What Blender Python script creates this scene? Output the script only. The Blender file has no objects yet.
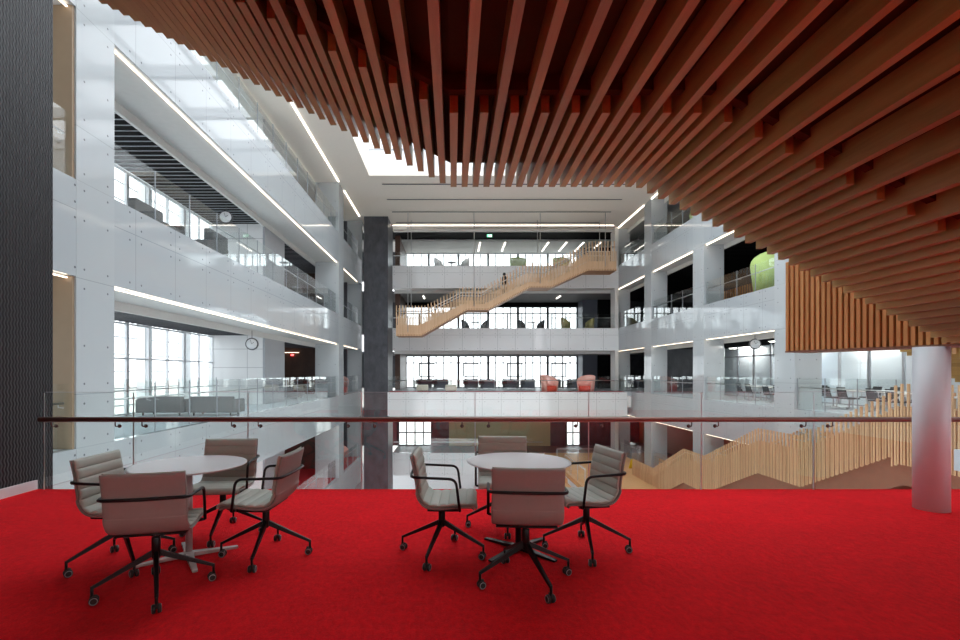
import bpy, bmesh, math, random
from mathutils import Vector, Matrix
random.seed(7)
PI = math.pi
S = bpy.context.scene
COL = S.collection

# ------------------------------------------------------------------ camera
F, CX, CY, EYE = 480.0, 453.0, 373.0, 1.463
cam_d = bpy.data.cameras.new('camera')
cam_d.sensor_width = 36.0
cam_d.lens = 36.0 * F / 960.0
cam_d.shift_x = (480.0 - CX) / 960.0
cam_d.shift_y = (CY - 320.0) / 960.0
cam_d.clip_start = 0.05
cam_d.clip_end = 2000
cam = bpy.data.objects.new('camera', cam_d)
COL.objects.link(cam)
cam.location = (0, 0, EYE)
cam.rotation_euler = (PI / 2, 0, 0)
S.camera = cam

# ------------------------------------------------------------------ sky, exposure
W = bpy.data.worlds.new('sky')
S.world = W
W.use_nodes = True
nt = W.node_tree
bg = nt.nodes['Background']
tc = nt.nodes.new('ShaderNodeTexCoord')
sx = nt.nodes.new('ShaderNodeSeparateXYZ')
rp = nt.nodes.new('ShaderNodeValToRGB')
nt.links.new(tc.outputs['Generated'], sx.inputs[0])
nt.links.new(sx.outputs['Z'], rp.inputs[0])
rp.color_ramp.elements[0].position = 0.0
rp.color_ramp.elements[0].color = (0.93, 0.96, 1.0, 1)
rp.color_ramp.elements[1].position = 0.9
rp.color_ramp.elements[1].color = (0.88, 0.95, 1.0, 1)
nt.links.new(rp.outputs[0], bg.inputs[0])
bg.inputs[1].default_value = 1.25
S.view_settings.view_transform = 'Standard'
S.view_settings.look = 'None'
S.view_settings.gamma = 1.0
S.view_settings.use_curve_mapping = False
S.view_settings.exposure = 1.62
cy = S.cycles
cy.max_bounces = 12
cy.diffuse_bounces = 9
cy.glossy_bounces = 5
cy.transmission_bounces = 6
cy.transparent_max_bounces = 32
cy.sample_clamp_indirect = 6.0
cy.caustics_reflective = False
cy.caustics_refractive = False
cy.use_denoising = True

# ------------------------------------------------------------------ node helpers / materials
class NG:
    def __init__(s, mat):
        s.t = mat.node_tree
    def n(s, kind, **kw):
        nd = s.t.nodes.new(kind)
        for k, v in kw.items():
            setattr(nd, k, v)
        return nd
    def _in(s, sock, v):
        if hasattr(v, 'is_output'):
            s.t.links.new(v, sock)
        else:
            sock.default_value = v
    def m(s, op, a, b=None, c=None):
        nd = s.n('ShaderNodeMath', operation=op)
        s._in(nd.inputs[0], a)
        if b is not None: s._in(nd.inputs[1], b)
        if c is not None: s._in(nd.inputs[2], c)
        return nd.outputs[0]
    def mix(s, f, a, b):
        nd = s.n('ShaderNodeMix', data_type='RGBA')
        s._in(nd.inputs[0], f)
        s._in(nd.inputs[6], a)
        s._in(nd.inputs[7], b)
        return nd.outputs[2]
    def xyz(s, v):
        nd = s.n('ShaderNodeSeparateXYZ')
        s.t.links.new(v, nd.inputs[0])
        return nd.outputs
    def pos(s):
        return s.n('ShaderNodeNewGeometry').outputs['Position']
    def obj(s):
        return s.n('ShaderNodeTexCoord').outputs['Object']
    def noise(s, vec, scale, detail=2.0, rough=0.5):
        nd = s.n('ShaderNodeTexNoise')
        s.t.links.new(vec, nd.inputs['Vector'])
        nd.inputs['Scale'].default_value = scale
        nd.inputs['Detail'].default_value = detail
        nd.inputs['Roughness'].default_value = rough
        return nd.outputs[0]
    def scale(s, vec, sc):
        nd = s.n('ShaderNodeMapping')
        s.t.links.new(vec, nd.inputs[0])
        nd.inputs['Scale'].default_value = sc
        return nd.outputs[0]
    def bump(s, h, strength, dist):
        nd = s.n('ShaderNodeBump')
        s.t.links.new(h, nd.inputs['Height'])
        nd.inputs['Strength'].default_value = strength
        nd.inputs['Distance'].default_value = dist
        return nd.outputs[0]
    def ramp(s, f, lo, hi, a, b):
        nd = s.n('ShaderNodeMapRange')
        s._in(nd.inputs[0], f)
        nd.inputs[1].default_value = lo; nd.inputs[2].default_value = hi
        nd.inputs[3].default_value = a; nd.inputs[4].default_value = b
        return nd.outputs[0]

def c4(c): return (c[0], c[1], c[2], 1.0)

def base_mat(name, col, rough=0.5, metal=0.0, spec=0.5):
    m = bpy.data.materials.new(name)
    m.use_nodes = True
    b = m.node_tree.nodes['Principled BSDF']
    b.inputs['Base Color'].default_value = c4(col)
    b.inputs['Roughness'].default_value = rough
    b.inputs['Metallic'].default_value = metal
    b.inputs['Specular IOR Level'].default_value = spec
    return m, b, NG(m)

def plain(name, col, rough=0.5, metal=0.0, spec=0.5, var=0.06, scale=6.0):
    m, b, g = base_mat(name, col, rough, metal, spec)
    f = g.noise(g.pos(), scale, 3)
    c = g.mix(f, c4([x * (1 - var) for x in col]), c4([min(1, x * (1 + var)) for x in col]))
    g.t.links.new(c, b.inputs['Base Color'])
    return m

def emis(name, col, s):
    m = bpy.data.materials.new(name)
    m.use_nodes = True
    b = m.node_tree.nodes['Principled BSDF']
    b.inputs['Base Color'].default_value = (0.8, 0.8, 0.8, 1)
    b.inputs['Emission Color'].default_value = c4(col)
    b.inputs['Emission Strength'].default_value = s
    return m

def glass_mat(name, tint, refl=1.0):
    m = bpy.data.materials.new(name)
    m.use_nodes = True
    g = NG(m)
    out = m.node_tree.nodes['Material Output']
    tr = g.n('ShaderNodeBsdfTransparent'); tr.inputs[0].default_value = c4(tint)
    gl = g.n('ShaderNodeBsdfGlossy'); gl.inputs['Roughness'].default_value = 0.0
    gl.inputs['Color'].default_value = (1, 1, 1, 1)
    fr = g.n('ShaderNodeFresnel')
    bf = g.n('ShaderNodeNewGeometry').outputs['Backfacing']
    g.t.links.new(g.ramp(bf, 0.0, 1.0, 1.45, 1.0/1.45), fr.inputs[0])   # same reflectance from both sides of a thin sheet
    f = g.m('MULTIPLY', fr.outputs[0], refl)
    mx = g.n('ShaderNodeMixShader')
    g.t.links.new(f, mx.inputs[0])
    g.t.links.new(tr.outputs[0], mx.inputs[1])
    g.t.links.new(gl.outputs[0], mx.inputs[2])
    g.t.links.new(mx.outputs[0], out.inputs['Surface'])
    return m

def facade_mat(name, axis, pitch, off, col=(0.43, 0.465, 0.485)):
    """back-painted glass cladding: joints and point fixings"""
    m, b, g = base_mat(name, col, 0.06, 0, 0.6)
    p = g.xyz(g.pos())
    u = g.m('SUBTRACT', p[axis], off)
    du = g.m('PINGPONG', u, pitch / 2)
    zf = g.m('FLOORED_MODULO', p[2], 5.2)
    j = g.m('LESS_THAN', du, 0.009)
    jz = g.m('LESS_THAN', g.m('ABSOLUTE', g.m('SUBTRACT', zf, 4.62)), 0.008)
    joint = g.m('MAXIMUM', j, jz)
    dot = None
    ud = g.m('SUBTRACT', du, 0.2)
    u2 = g.m('MULTIPLY', ud, ud)
    for r in (5.08, 4.76, 4.46, 3.5):
        dz = g.m('SUBTRACT', zf, r)
        d = g.m('ADD', u2, g.m('MULTIPLY', dz, dz))
        dot = d if dot is None else g.m('MINIMUM', dot, d)
    dot = g.m('LESS_THAN', dot, 0.024 ** 2)
    tone = g.noise(g.scale(g.pos(), (0.3, 0.3, 0.2)), 1.5, 2)
    c0 = g.mix(tone, c4([x * 0.96 for x in col]), c4([min(1, x * 1.03) for x in col]))
    c1 = g.mix(joint, c0, (0.30, 0.33, 0.34, 1))
    c2 = g.mix(dot, c1, (0.16, 0.17, 0.18, 1))
    g.t.links.new(c2, b.inputs['Base Color'])
    return m

def pillar_mat(name, hx, hy, col=(0.45, 0.485, 0.50)):
    m, b, g = base_mat(name, col, 0.08, 0, 0.5)
    o = g.xyz(g.obj()); p = g.xyz(g.pos())
    zf = g.m('FLOORED_MODULO', p[2], 5.2)
    ux = g.m('SUBTRACT', g.m('ABSOLUTE', o[0]), hx)
    uy = g.m('SUBTRACT', g.m('ABSOLUTE', o[1]), hy)
    u2 = g.m('MINIMUM', g.m('MULTIPLY', ux, ux), g.m('MULTIPLY', uy, uy))
    dot = None
    for r in (5.05, 4.46, 3.5, 3.12, 2.0, 1.25, 0.86, 0.18):
        dz = g.m('SUBTRACT', zf, r)
        d = g.m('ADD', u2, g.m('MULTIPLY', dz, dz))
        dot = d if dot is None else g.m('MINIMUM', dot, d)
    dot = g.m('LESS_THAN', dot, 0.022 ** 2)
    jz = None
    for r in (1.05, 3.31, 0.0):
        d = g.m('ABSOLUTE', g.m('SUBTRACT', zf, r))
        jz = d if jz is None else g.m('MINIMUM', jz, d)
    jz = g.m('LESS_THAN', jz, 0.008)
    c1 = g.mix(jz, c4(col), (0.33, 0.36, 0.37, 1))
    c2 = g.mix(dot, c1, (0.16, 0.17, 0.18, 1))
    g.t.links.new(c2, b.inputs['Base Color'])
    return m

def wood_mat(name, dark, light, stretch, rough=0.45, spread=0.5):
    m, b, g = base_mat(name, light, rough, 0, 0.3)
    p = g.pos()
    isl = g.n('ShaderNodeNewGeometry').outputs['Random Per Island']
    off = g.n('ShaderNodeVectorMath', operation='ADD')
    cb = g.n('ShaderNodeCombineXYZ')
    k = g.m('MULTIPLY', isl, 37.0)
    for i in range(3): g.t.links.new(k, cb.inputs[i])
    g.t.links.new(p, off.inputs[0]); g.t.links.new(cb.outputs[0], off.inputs[1])
    q = g.scale(off.outputs[0], stretch)
    n1 = g.noise(q, 14.0, 5, 0.6)
    n2 = g.noise(q, 60.0, 3, 0.6)
    f = g.m('ADD', g.m('MULTIPLY', n1, 0.55), g.m('MULTIPLY', n2, 0.2))
    f = g.m('ADD', f, g.m('MULTIPLY', isl, spread * 0.5))
    f = g.ramp(f, 0.2, 0.95, 0.0, 1.0)
    c = g.mix(f, c4(dark), c4(light))
    g.t.links.new(c, b.inputs['Base Color'])
    g.t.links.new(g.bump(n2, 0.15, 0.004), b.inputs['Normal'])
    return m

def carpet_mat(name, a, bcol):
    m, b, g = base_mat(name, a, 1.0, 0, 0.05)
    p = g.pos()
    n1 = g.noise(p, 2.0, 4, 0.65)
    n2 = g.noise(g.scale(p, (1, 0.6, 1)), 26.0, 4, 0.75)
    n3 = g.noise(p, 110.0, 3, 0.8)
    f = g.m('ADD', g.m('ADD', g.m('MULTIPLY', n1, 0.22), g.m('MULTIPLY', n2, 0.5)), g.m('MULTIPLY', n3, 0.5))
    f = g.ramp(f, 0.46, 0.76, 0.0, 1.0)
    g.t.links.new(g.mix(f, c4(a), c4(bcol)), b.inputs['Base Color'])
    h = g.m('ADD', g.m('MULTIPLY', n3, 0.6), g.m('MULTIPLY', n2, 0.9))
    g.t.links.new(g.bump(h, 0.75, 0.03), b.inputs['Normal'])
    b.inputs['Sheen Weight'].default_value = 0.15
    b.inputs['Sheen Tint'].default_value = (1, 0.3, 0.3, 1)
    return m

def ripple_mat(name):
    m, b, g = base_mat(name, (0.03, 0.032, 0.04), 0.5, 0, 0.5)
    p = g.pos(); q = g.xyz(p)
    ph = g.m('MULTIPLY', g.m('SINE', g.m('MULTIPLY', q[2], 62.0)), 1.0)
    w = g.m('SINE', g.m('ADD', g.m('MULTIPLY', q[1], 150.0), ph))
    h = g.m('MULTIPLY_ADD', w, 0.5, 0.5)
    c = g.mix(h, (0.005, 0.0055, 0.0075, 1), (0.015, 0.0155, 0.020, 1))
    g.t.links.new(c, b.inputs['Base Color'])
    g.t.links.new(g.bump(h, 0.8, 0.012), b.inputs['Normal'])
    return m

def dark_stone(name, a, bcol):
    m, b, g = base_mat(name, a, 0.45, 0, 0.4)
    f = g.noise(g.scale(g.pos(), (1, 1, 0.6)), 2.2, 6, 0.65)
    g.t.links.new(g.mix(g.ramp(f, 0.3, 0.7, 0, 1), c4(a), c4(bcol)), b.inputs['Base Color'])
    return m

def tile_mat(name, col, line, px, pz, axis=0):
    m, b, g = base_mat(name, col, 0.3, 0, 0.4)
    p = g.xyz(g.pos())
    j = g.m('MINIMUM', g.m('PINGPONG', p[axis], px / 2), g.m('PINGPONG', p[2], pz / 2))
    g.t.links.new(g.mix(g.m('LESS_THAN', j, 0.012), c4(col), c4(line)), b.inputs['Base Color'])
    return m

M = {}
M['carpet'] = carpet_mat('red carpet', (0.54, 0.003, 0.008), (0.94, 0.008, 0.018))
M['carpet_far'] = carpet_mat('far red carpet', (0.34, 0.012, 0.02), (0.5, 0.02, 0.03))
M['fac_l'] = facade_mat('white cladding left', 1, 1.57, 11.0)
M['fac_r'] = facade_mat('white cladding right', 1, 1.40, 13.0)
M['fac_b'] = facade_mat('white cladding far lightened', 0, 1.47, -5.1, (0.76, 0.78, 0.79))  # same cladding, lightened to make up for less skylight at the far end
M['pillar_l'] = pillar_mat('white pillar cladding', 0.52, 0.32)
M['pillar_r'] = pillar_mat('white pillar cladding wide', 0.34, 0.38)
M['soffit'] = plain('painted soffit', (0.62, 0.62, 0.60), 0.6)
M['ceil'] = plain('painted ceiling', (0.95, 0.88, 0.78), 0.7, var=0.02)
M['white'] = plain('white paint', (0.80, 0.81, 0.82), 0.5, var=0.02)
M['ripple'] = ripple_mat('dark rippled wall')
M['stone'] = dark_stone('charcoal plaster', (0.035, 0.037, 0.045), (0.075, 0.078, 0.09))
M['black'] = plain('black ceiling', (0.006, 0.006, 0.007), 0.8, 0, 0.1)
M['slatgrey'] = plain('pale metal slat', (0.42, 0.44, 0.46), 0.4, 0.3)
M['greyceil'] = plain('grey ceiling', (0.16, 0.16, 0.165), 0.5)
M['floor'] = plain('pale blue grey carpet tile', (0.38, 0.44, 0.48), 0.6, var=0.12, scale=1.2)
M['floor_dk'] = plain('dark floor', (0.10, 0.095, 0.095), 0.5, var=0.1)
M['glass'] = glass_mat('clear glass', (0.975, 0.992, 0.986))
M['glass_win'] = glass_mat('window glass', (0.97, 0.99, 0.99), 0.6)
M['steel'] = plain('brushed steel', (0.55, 0.56, 0.57), 0.3, 1.0)
M['rail'] = plain('bronze brown handrail', (0.21, 0.095, 0.075), 0.35, 0.4)
M['bracket'] = plain('bronze bracket', (0.10, 0.05, 0.045), 0.35, 0.6)
M['alu'] = plain('window frame grey', (0.34, 0.36, 0.39), 0.45, 0.2)
M['alu_lt'] = plain('pale window frame', (0.80, 0.82, 0.85), 0.45, 0.0)
M['darkframe'] = plain('dark window frame', (0.07, 0.075, 0.085), 0.45, 0.2)
M['wood_y'] = wood_mat('warm cedar slat', (0.23, 0.125, 0.034), (0.54, 0.355, 0.105), (1.0, 0.07, 1.0))
M['wood_z'] = wood_mat('upright cedar slat', (0.44, 0.19, 0.06), (0.74, 0.38, 0.14), (1.0, 1.0, 0.08))
M['wood_pale'] = wood_mat('pale oak slat', (0.42, 0.25, 0.125), (0.70, 0.47, 0.27), (1.0, 1.0, 0.08))
M['wood_mid'] = wood_mat('oak slat far stair', (0.60, 0.38, 0.22), (0.80, 0.58, 0.38), (1.0, 1.0, 0.08))
M['wood_dark'] = plain('dark brown timber board', (0.08, 0.028, 0.008), 0.8, 0.0, 0.08, var=0.2)
M['wood_soffit'] = plain('brown timber soffit', (0.20, 0.09, 0.05), 0.55, var=0.15)
M['wood_deck'] = wood_mat('oak deck', (0.50, 0.27, 0.11), (0.74, 0.46, 0.23), (0.1, 1.0, 1.0))
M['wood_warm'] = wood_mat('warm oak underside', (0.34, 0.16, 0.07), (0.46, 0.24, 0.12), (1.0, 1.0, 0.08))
M['oak_board'] = plain('shaded oak board', (0.27, 0.135, 0.055), 0.5, var=0.15)  # shade in the gaps between the stair slats is put into this colour
M['tread'] = plain('pale stair tread', (0.62, 0.52, 0.40), 0.5)
M['brownwall'] = dark_stone('brown timber wall', (0.05, 0.022, 0.014), (0.085, 0.04, 0.025))
M['orangewall'] = plain('orange brown wall', (0.22, 0.075, 0.03), 0.5, var=0.15)
M['olive'] = plain('olive gold panel', (0.40, 0.33, 0.17), 0.5, var=0.1)
M['maroon'] = plain('maroon wall', (0.10, 0.025, 0.03), 0.6)
M['column'] = plain('white column paint', (0.62, 0.68, 0.72), 0.35, var=0.02)
M['base_white'] = plain('white skirting', (0.68, 0.68, 0.70), 0.4, var=0.02)
M['tabletop'] = plain('white laminate', (0.60, 0.60, 0.63), 0.28, var=0.02)
M['edge'] = plain('table edge', (0.42, 0.38, 0.37), 0.5)
M['tablebase_lt'] = plain('pale grey table base', (0.46, 0.43, 0.43), 0.35, 0.2)
M['blackmetal'] = plain('black powder coat', (0.006, 0.006, 0.007), 0.4, 0.0, 0.3)
M['rubber'] = plain('black caster tyre', (0.012, 0.012, 0.012), 0.5)
M['ring'] = plain('grey caster ring', (0.36, 0.36, 0.38), 0.35, 0.4)
M['pad'] = plain('taupe upholstery lit tone', (0.39, 0.415, 0.365), 0.55, var=0.05, scale=40)  # same fabric as the shell; atrium light is tinted into this colour
M['shell'] = plain('taupe upholstery shaded tone', (0.26, 0.245, 0.23), 0.6, var=0.05, scale=40)  # same fabric as the pad, darkened to stand for its dimmer outer side
M['sofa'] = plain('mid grey sofa fabric', (0.13, 0.133, 0.14), 0.8, var=0.1, scale=20)
M['red_seat'] = plain('coral red felt', (0.78, 0.40, 0.34), 0.7)
M['slate'] = plain('slate blue panel', (0.10, 0.115, 0.15), 0.5)
M['red_seat_in'] = plain('bright red upholstery', (0.75, 0.07, 0.04), 0.7)
M['green_seat'] = plain('lime green felt', (0.45, 0.60, 0.20), 0.7)
M['yellow_seat'] = plain('olive yellow felt', (0.42, 0.38, 0.16), 0.7)
M['white_seat'] = plain('white seat', (0.75, 0.77, 0.78), 0.4)
M['cream'] = plain('cream upholstery', (0.72, 0.70, 0.58), 0.7)
M['char'] = plain('charcoal seat', (0.03, 0.033, 0.038), 0.6)
M['desk'] = plain('pale desk top', (0.55, 0.54, 0.52), 0.4)
M['clock_face'] = plain('white clock face', (0.75, 0.78, 0.80), 0.4)
M['yellow'] = plain('yellow plastic', (0.85, 0.62, 0.02), 0.4)
M['bluewall'] = plain('blue white partition', (0.56, 0.62, 0.68), 0.4, var=0.03)
M['skin'] = plain('skin', (0.36, 0.2, 0.14), 0.5)
M['cloth_dk'] = plain('dark clothes', (0.035, 0.03, 0.03), 0.8)
M['cloth_br'] = plain('brown trousers', (0.13, 0.08, 0.05), 0.8)
M['hair'] = plain('black hair', (0.01, 0.009, 0.008), 0.5)
M['strip'] = emis('warm strip lamp', (1.0, 0.80, 0.60), 1.4)
M['strip_w'] = emis('white strip lamp', (1.0, 0.92, 0.82), 1.7)
M['fill_panel'] = emis('fill lamp panel', (1.0, 0.95, 0.88), 6.0)  # glow of the added fill lamps only
M['exit_green'] = emis('green exit sign', (0.05, 0.6, 0.25), 0.7)
M['exit_red'] = emis('red exit sign', (1.0, 0.05, 0.05), 2.0)
M['exit_white'] = emis('sign white', (1, 1, 1), 0.8)
M['ground'] = plain('pale sandy ground', (0.55, 0.52, 0.48), 0.9, var=0.2, scale=0.05)
M['hazebld'] = plain('pale distant building', (0.60, 0.62, 0.65), 0.8, var=0.05)

# ------------------------------------------------------------------ mesh helpers
class MB:
    def __init__(s): s.v = []; s.f = []; s.mi = []; s.sm = []; s.cur = 0; s.smooth = False
    def add(s, vs, fs, smooth=None):
        o = len(s.v)
        s.v += [tuple(p) for p in vs]
        for f in fs:
            s.f.append([o + i for i in f]); s.mi.append(s.cur)
            s.sm.append(s.smooth if smooth is None else smooth)
        return s
    def box(s, x0, x1, y0, y1, z0, z1):
        if x0 > x1: x0, x1 = x1, x0
        if y0 > y1: y0, y1 = y1, y0
        if z0 > z1: z0, z1 = z1, z0
        v = [(x0,y0,z0),(x1,y0,z0),(x1,y1,z0),(x0,y1,z0),(x0,y0,z1),(x1,y0,z1),(x1,y1,z1),(x0,y1,z1)]
        return s.add(v, [(3,2,1,0),(4,5,6,7),(0,1,5,4),(1,2,6,5),(2,3,7,6),(3,0,4,7)], False)
    def hexa(s, v):
        return s.add(v, [(3,2,1,0),(4,5,6,7),(0,1,5,4),(1,2,6,5),(2,3,7,6),(3,0,4,7)], False)
    def bbox(s, x0, x1, y0, y1, z0, z1, r=0.02, seg=3):
        bm = bmesh.new()
        bmesh.ops.create_cube(bm, size=1)
        for v in bm.verts:
            v.co = Vector(((x0+x1)/2 + v.co.x*(x1-x0), (y0+y1)/2 + v.co.y*(y1-y0), (z0+z1)/2 + v.co.z*(z1-z0)))
        bmesh.ops.bevel(bm, geom=bm.edges[:], offset=r, segments=seg, affect='EDGES', profile=0.5)
        bm.verts.index_update()
        s.add([v.co[:] for v in bm.verts], [[v.index for v in f.verts] for f in bm.faces], True)
        bm.free()
        return s
    def beam(s, p0, p1, w, h, up=(0,0,1)):
        """rectangular bar from p0 to p1, w sideways, h along up"""
        p0 = Vector(p0); p1 = Vector(p1); d = (p1-p0).normalized(); u = Vector(up)
        sd = d.cross(u).normalized(); u = sd.cross(d).normalized()
        a = sd*w/2; b = u*h/2
        v = [p0-a-b,p0+a-b,p0+a+b,p0-a+b,p1-a-b,p1+a-b,p1+a+b,p1-a+b]
        return s.add(v, [(3,2,1,0),(4,5,6,7),(0,1,5,4),(1,2,6,5),(2,3,7,6),(3,0,4,7)], False)
    def tube(s, pts, r, seg=10, cap=True):
        pts = [Vector(p) for p in pts]
        n = len(pts); rs = r if isinstance(r, (list, tuple)) else [r]*n
        t = (pts[1]-pts[0]).normalized()
        ref = Vector((0,0,1)) if abs(t.z) < 0.9 else Vector((1,0,0))
        u = t.cross(ref).normalized()
        vs = []
        for i, p in enumerate(pts):
            if i == 0: t = (pts[1]-pts[0])
            elif i == n-1: t = (pts[-1]-pts[-2])
            else: t = (pts[i+1]-pts[i]).normalized() + (pts[i]-pts[i-1]).normalized()
            t.normalize()
            u = (u - t*u.dot(t)).normalized(); w = t.cross(u)
            for k in range(seg):
                a = 2*PI*k/seg
                vs.append(p + (u*math.cos(a)+w*math.sin(a))*rs[i])
        fs = []
        for i in range(n-1):
            for k in range(seg):
                k2 = (k+1) % seg
                fs.append((i*seg+k, i*seg+k2, (i+1)*seg+k2, (i+1)*seg+k))
        s.add(vs, fs, True)
        if cap:
            o = len(s.v) - n*seg
            s.f.append([o+k for k in range(seg)][::-1]); s.mi.append(s.cur); s.sm.append(False)
            s.f.append([o+(n-1)*seg+k for k in range(seg)]); s.mi.append(s.cur); s.sm.append(False)
        return s
    def lathe(s, prof, seg=32, c=(0,0,0), axis='z', caps=True):
        """prof: list of (r, h)"""
        vs = []
        for r, h in prof:
            for k in range(seg):
                a = 2*PI*k/seg
                if axis == 'z': vs.append((c[0]+r*math.cos(a), c[1]+r*math.sin(a), c[2]+h))
                elif axis == 'y': vs.append((c[0]+r*math.cos(a), c[1]+h, c[2]-r*math.sin(a)))
                else: vs.append((c[0]+h, c[1]+r*math.cos(a), c[2]+r*math.sin(a)))
        fs = []
        for i in range(len(prof)-1):
            for k in range(seg):
                k2 = (k+1) % seg
                fs.append((i*seg+k, i*seg+k2, (i+1)*seg+k2, (i+1)*seg+k))
        if caps: fs.append(tuple(range(seg))[::-1]); fs.append(tuple((len(prof)-1)*seg+k for k in range(seg)))
        return s.add(vs, fs, True)
    def prism_y(s, poly, y0, y1):
        """poly in (x,z), extruded along y"""
        n = len(poly)
        vs = [(x, y0, z) for x, z in poly] + [(x, y1, z) for x, z in poly]
        fs = [tuple(range(n)), tuple(range(2*n-1, n-1, -1))]
        for i in range(n):
            j = (i+1) % n
            fs.append((i, i+n, j+n, j))
        return s.add(vs, fs, False)
    def prism_x(s, poly, x0, x1):
        n = len(poly)
        vs = [(x0, y, z) for y, z in poly] + [(x1, y, z) for y, z in poly]
        fs = [tuple(range(n))[::-1], tuple(range(n, 2*n))]
        for i in range(n):
            j = (i+1) % n
            fs.append((i, j, j+n, i+n))
        return s.add(vs, fs, False)
    def build(s, name, mats, parent=None, loc=(0,0,0)):
        me = bpy.data.meshes.new(name)
        me.from_pydata(s.v, [], s.f)
        if not isinstance(mats, (list, tuple)): mats = [mats]
        for m in mats: me.materials.append(M[m])
        me.polygons.foreach_set('material_index', s.mi)
        me.polygons.foreach_set('use_smooth', s.sm)
        me.update()
        bm = bmesh.new(); bm.from_mesh(me); bmesh.ops.recalc_face_normals(bm, faces=bm.faces[:]); bm.to_mesh(me); bm.free()
        o = bpy.data.objects.new(name, me)
        COL.objects.link(o)
        o.location = loc
        if parent is not None: o.parent = parent
        return o

def fillet(pts, r, n=5):
    pts = [Vector(p) for p in pts]; out = [pts[0]]
    for i in range(1, len(pts)-1):
        a, b, c = pts[i-1], pts[i], pts[i+1]
        d1 = (a-b); d2 = (c-b); rr = min(r, d1.length*0.45, d2.length*0.45)
        p = b + d1.normalized()*rr; q = b + d2.normalized()*rr
        for k in range(n+1):
            t = k/n
            out.append(p*(1-t)**2 + b*2*t*(1-t) + q*t*t)
    out.append(pts[-1])
    return out

def empty(name, loc=(0,0,0), rz=0.0):
    o = bpy.data.objects.new(name, None)
    COL.objects.link(o); o.location = loc; o.rotation_euler = (0,0,rz); o.empty_display_size = 0.2
    return o
def tag(o, label, cat, group=None):
    o['label'] = label; o['category'] = cat
    if group: o['group'] = group
    return o
def struct(o):
    o['kind'] = 'structure'; return o
def dup(o, parent=None):
    c = o.copy(); COL.objects.link(c)
    if parent is not None: c.parent = parent
    for ch in list(o.children): dup(ch, c)
    return c
def place(proto, used, loc, rz, label, cat, group):
    """first call moves the prototype itself, later calls copy it"""
    o = proto if not used else dup(proto)
    used.append(1)
    o.location = loc; o.rotation_euler = (0,0,rz)
    return tag(o, label, cat, group)

LV = [-10.4, -5.2, 0.0, 5.2, 10.4]
SP = 1.87                     # depth of the white spandrel bands
CEIL = 13.6
XL, XR, YB = -7.27, 13.8, 40.0
LVN = {-10.4: 'ground floor', -5.2: 'floor below red carpet', 0.0: 'red carpet floor', 5.2: 'middle floor', 10.4: 'top floor'}

# ------------------------------------------------------------------ setting: our red-carpeted gallery
D = 6.05
struct(MB().box(-5.26, 9.6, -7.0, D, -0.06, 0.0).build('floor', 'carpet'))
struct(MB().box(-5.26, 9.6, -7.0, D, -0.55, -0.062).build('floor_slab', 'white'))
struct(MB().box(-5.56, -5.26, -7.0, 6.31, -2.0, CEIL).build('wall_left', 'ripple'))
struct(MB().box(-5.262, -5.235, -7.0, D, 0.0, 0.115).build('baseboard_left', 'base_white'))
struct(MB().box(-5.56, 14.0, -7.2, -7.0, -2.0, CEIL).build('wall_rear', 'white'))
struct(MB().box(-5.26, 13.8, -7.0, -0.6, 3.33, 3.45).build('ceiling_rear', 'white'))
struct(MB().box(-5.26, 13.8, -0.7, -0.5, 3.33, CEIL).build('wall_above', 'fac_b'))
struct(MB().box(9.6, 9.7, -7.0, D, -0.55, 1.1).build('wall_right_low', 'white'))

# fill lamps added in the unseen rear room to brighten the foreground
lamp_n = []
for i, (x, y) in enumerate(((-2.6, -3.6), (1.0, -3.6), (4.6, -3.6))):
    t = empty('fill_light', (x, y, 3.30))
    f = MB().box(-1.25, 1.25, -0.35, 0.35, 0.0, 0.03).build('lamp_frame', 'white', t)
    MB().box(-1.2, 1.2, -0.3, 0.3, -0.012, 0.001).build('diffuser', 'fill_panel', t)
    tag(t, '%s of three added fill lamps behind the seating' % ('first', 'second', 'third')[i], 'fill light', 'added fill lamps of the rear room')

# ------------------------------------------------------------------ setting: left facade
for i, z in enumerate(LV):
    struct(MB().box(XL-0.2, XL, 5.9, 39.9, z-SP, z).build('wall_left_spandrel', 'fac_l'))
    struct(MB().box(XL-1.49, XL-0.2, 5.9, 39.9, z-SP, z-SP+0.06).build('ceiling_left_soffit', 'soffit'))
    struct(MB().box(XL-1.59, XL-1.49, 5.9, 39.9, z-SP-0.24, z-0.3).build('beam_left', 'soffit'))
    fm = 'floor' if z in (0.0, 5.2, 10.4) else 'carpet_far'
    struct(MB().box(-11.3, XL-0.2, 5.9, 39.9, z-0.3, z-0.001).build('floor_left', fm))
    struct(MB().box(-12.3, -11.3, 25.0, 39.9, z-0.3, z-0.001).build('floor_left_inner', fm))
    top = z-2.0
    b = MB(); b.box(-11.3, XL-1.59, 5.9, 39.9, top+0.02, top+0.06)
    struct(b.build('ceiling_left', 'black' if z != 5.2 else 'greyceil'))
    b = MB(); y = 6.0
    while y < 39.5:
        b.box(-11.3, XL-1.59, y, y+0.022, top-0.004, top+0.02); y += 0.31
    struct(b.build('ceiling_left_battens', 'alu' if z != 5.2 else 'stone'))
struct(MB().box(-12.2, XL-1.49, 5.9, 39.9, CEIL-0.3, CEIL-0.05).build('ceiling_left_top', 'soffit'))

for i, (y0, y1) in enumerate(((9.26, 10.3), (30.56, 31.9), (38.3, 39.9))):
    cyy = (y0+y1)/2; hy = (y1-y0)/2
    struct(MB().box(-0.75, 0.755, -hy, hy, -12.0, CEIL).build('pillar_left', 'pillar_l', loc=(XL-0.75, cyy, 0)))

M['tan'] = plain('tan panel', (0.34, 0.245, 0.16), 0.4)
for z in (-5.2, 0.0, 5.2, 10.4):
    struct(MB().box(XL-1.48, XL-0.03, 9.2, 9.255, z, z+3.32).build('trim_3', 'tan'))
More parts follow.
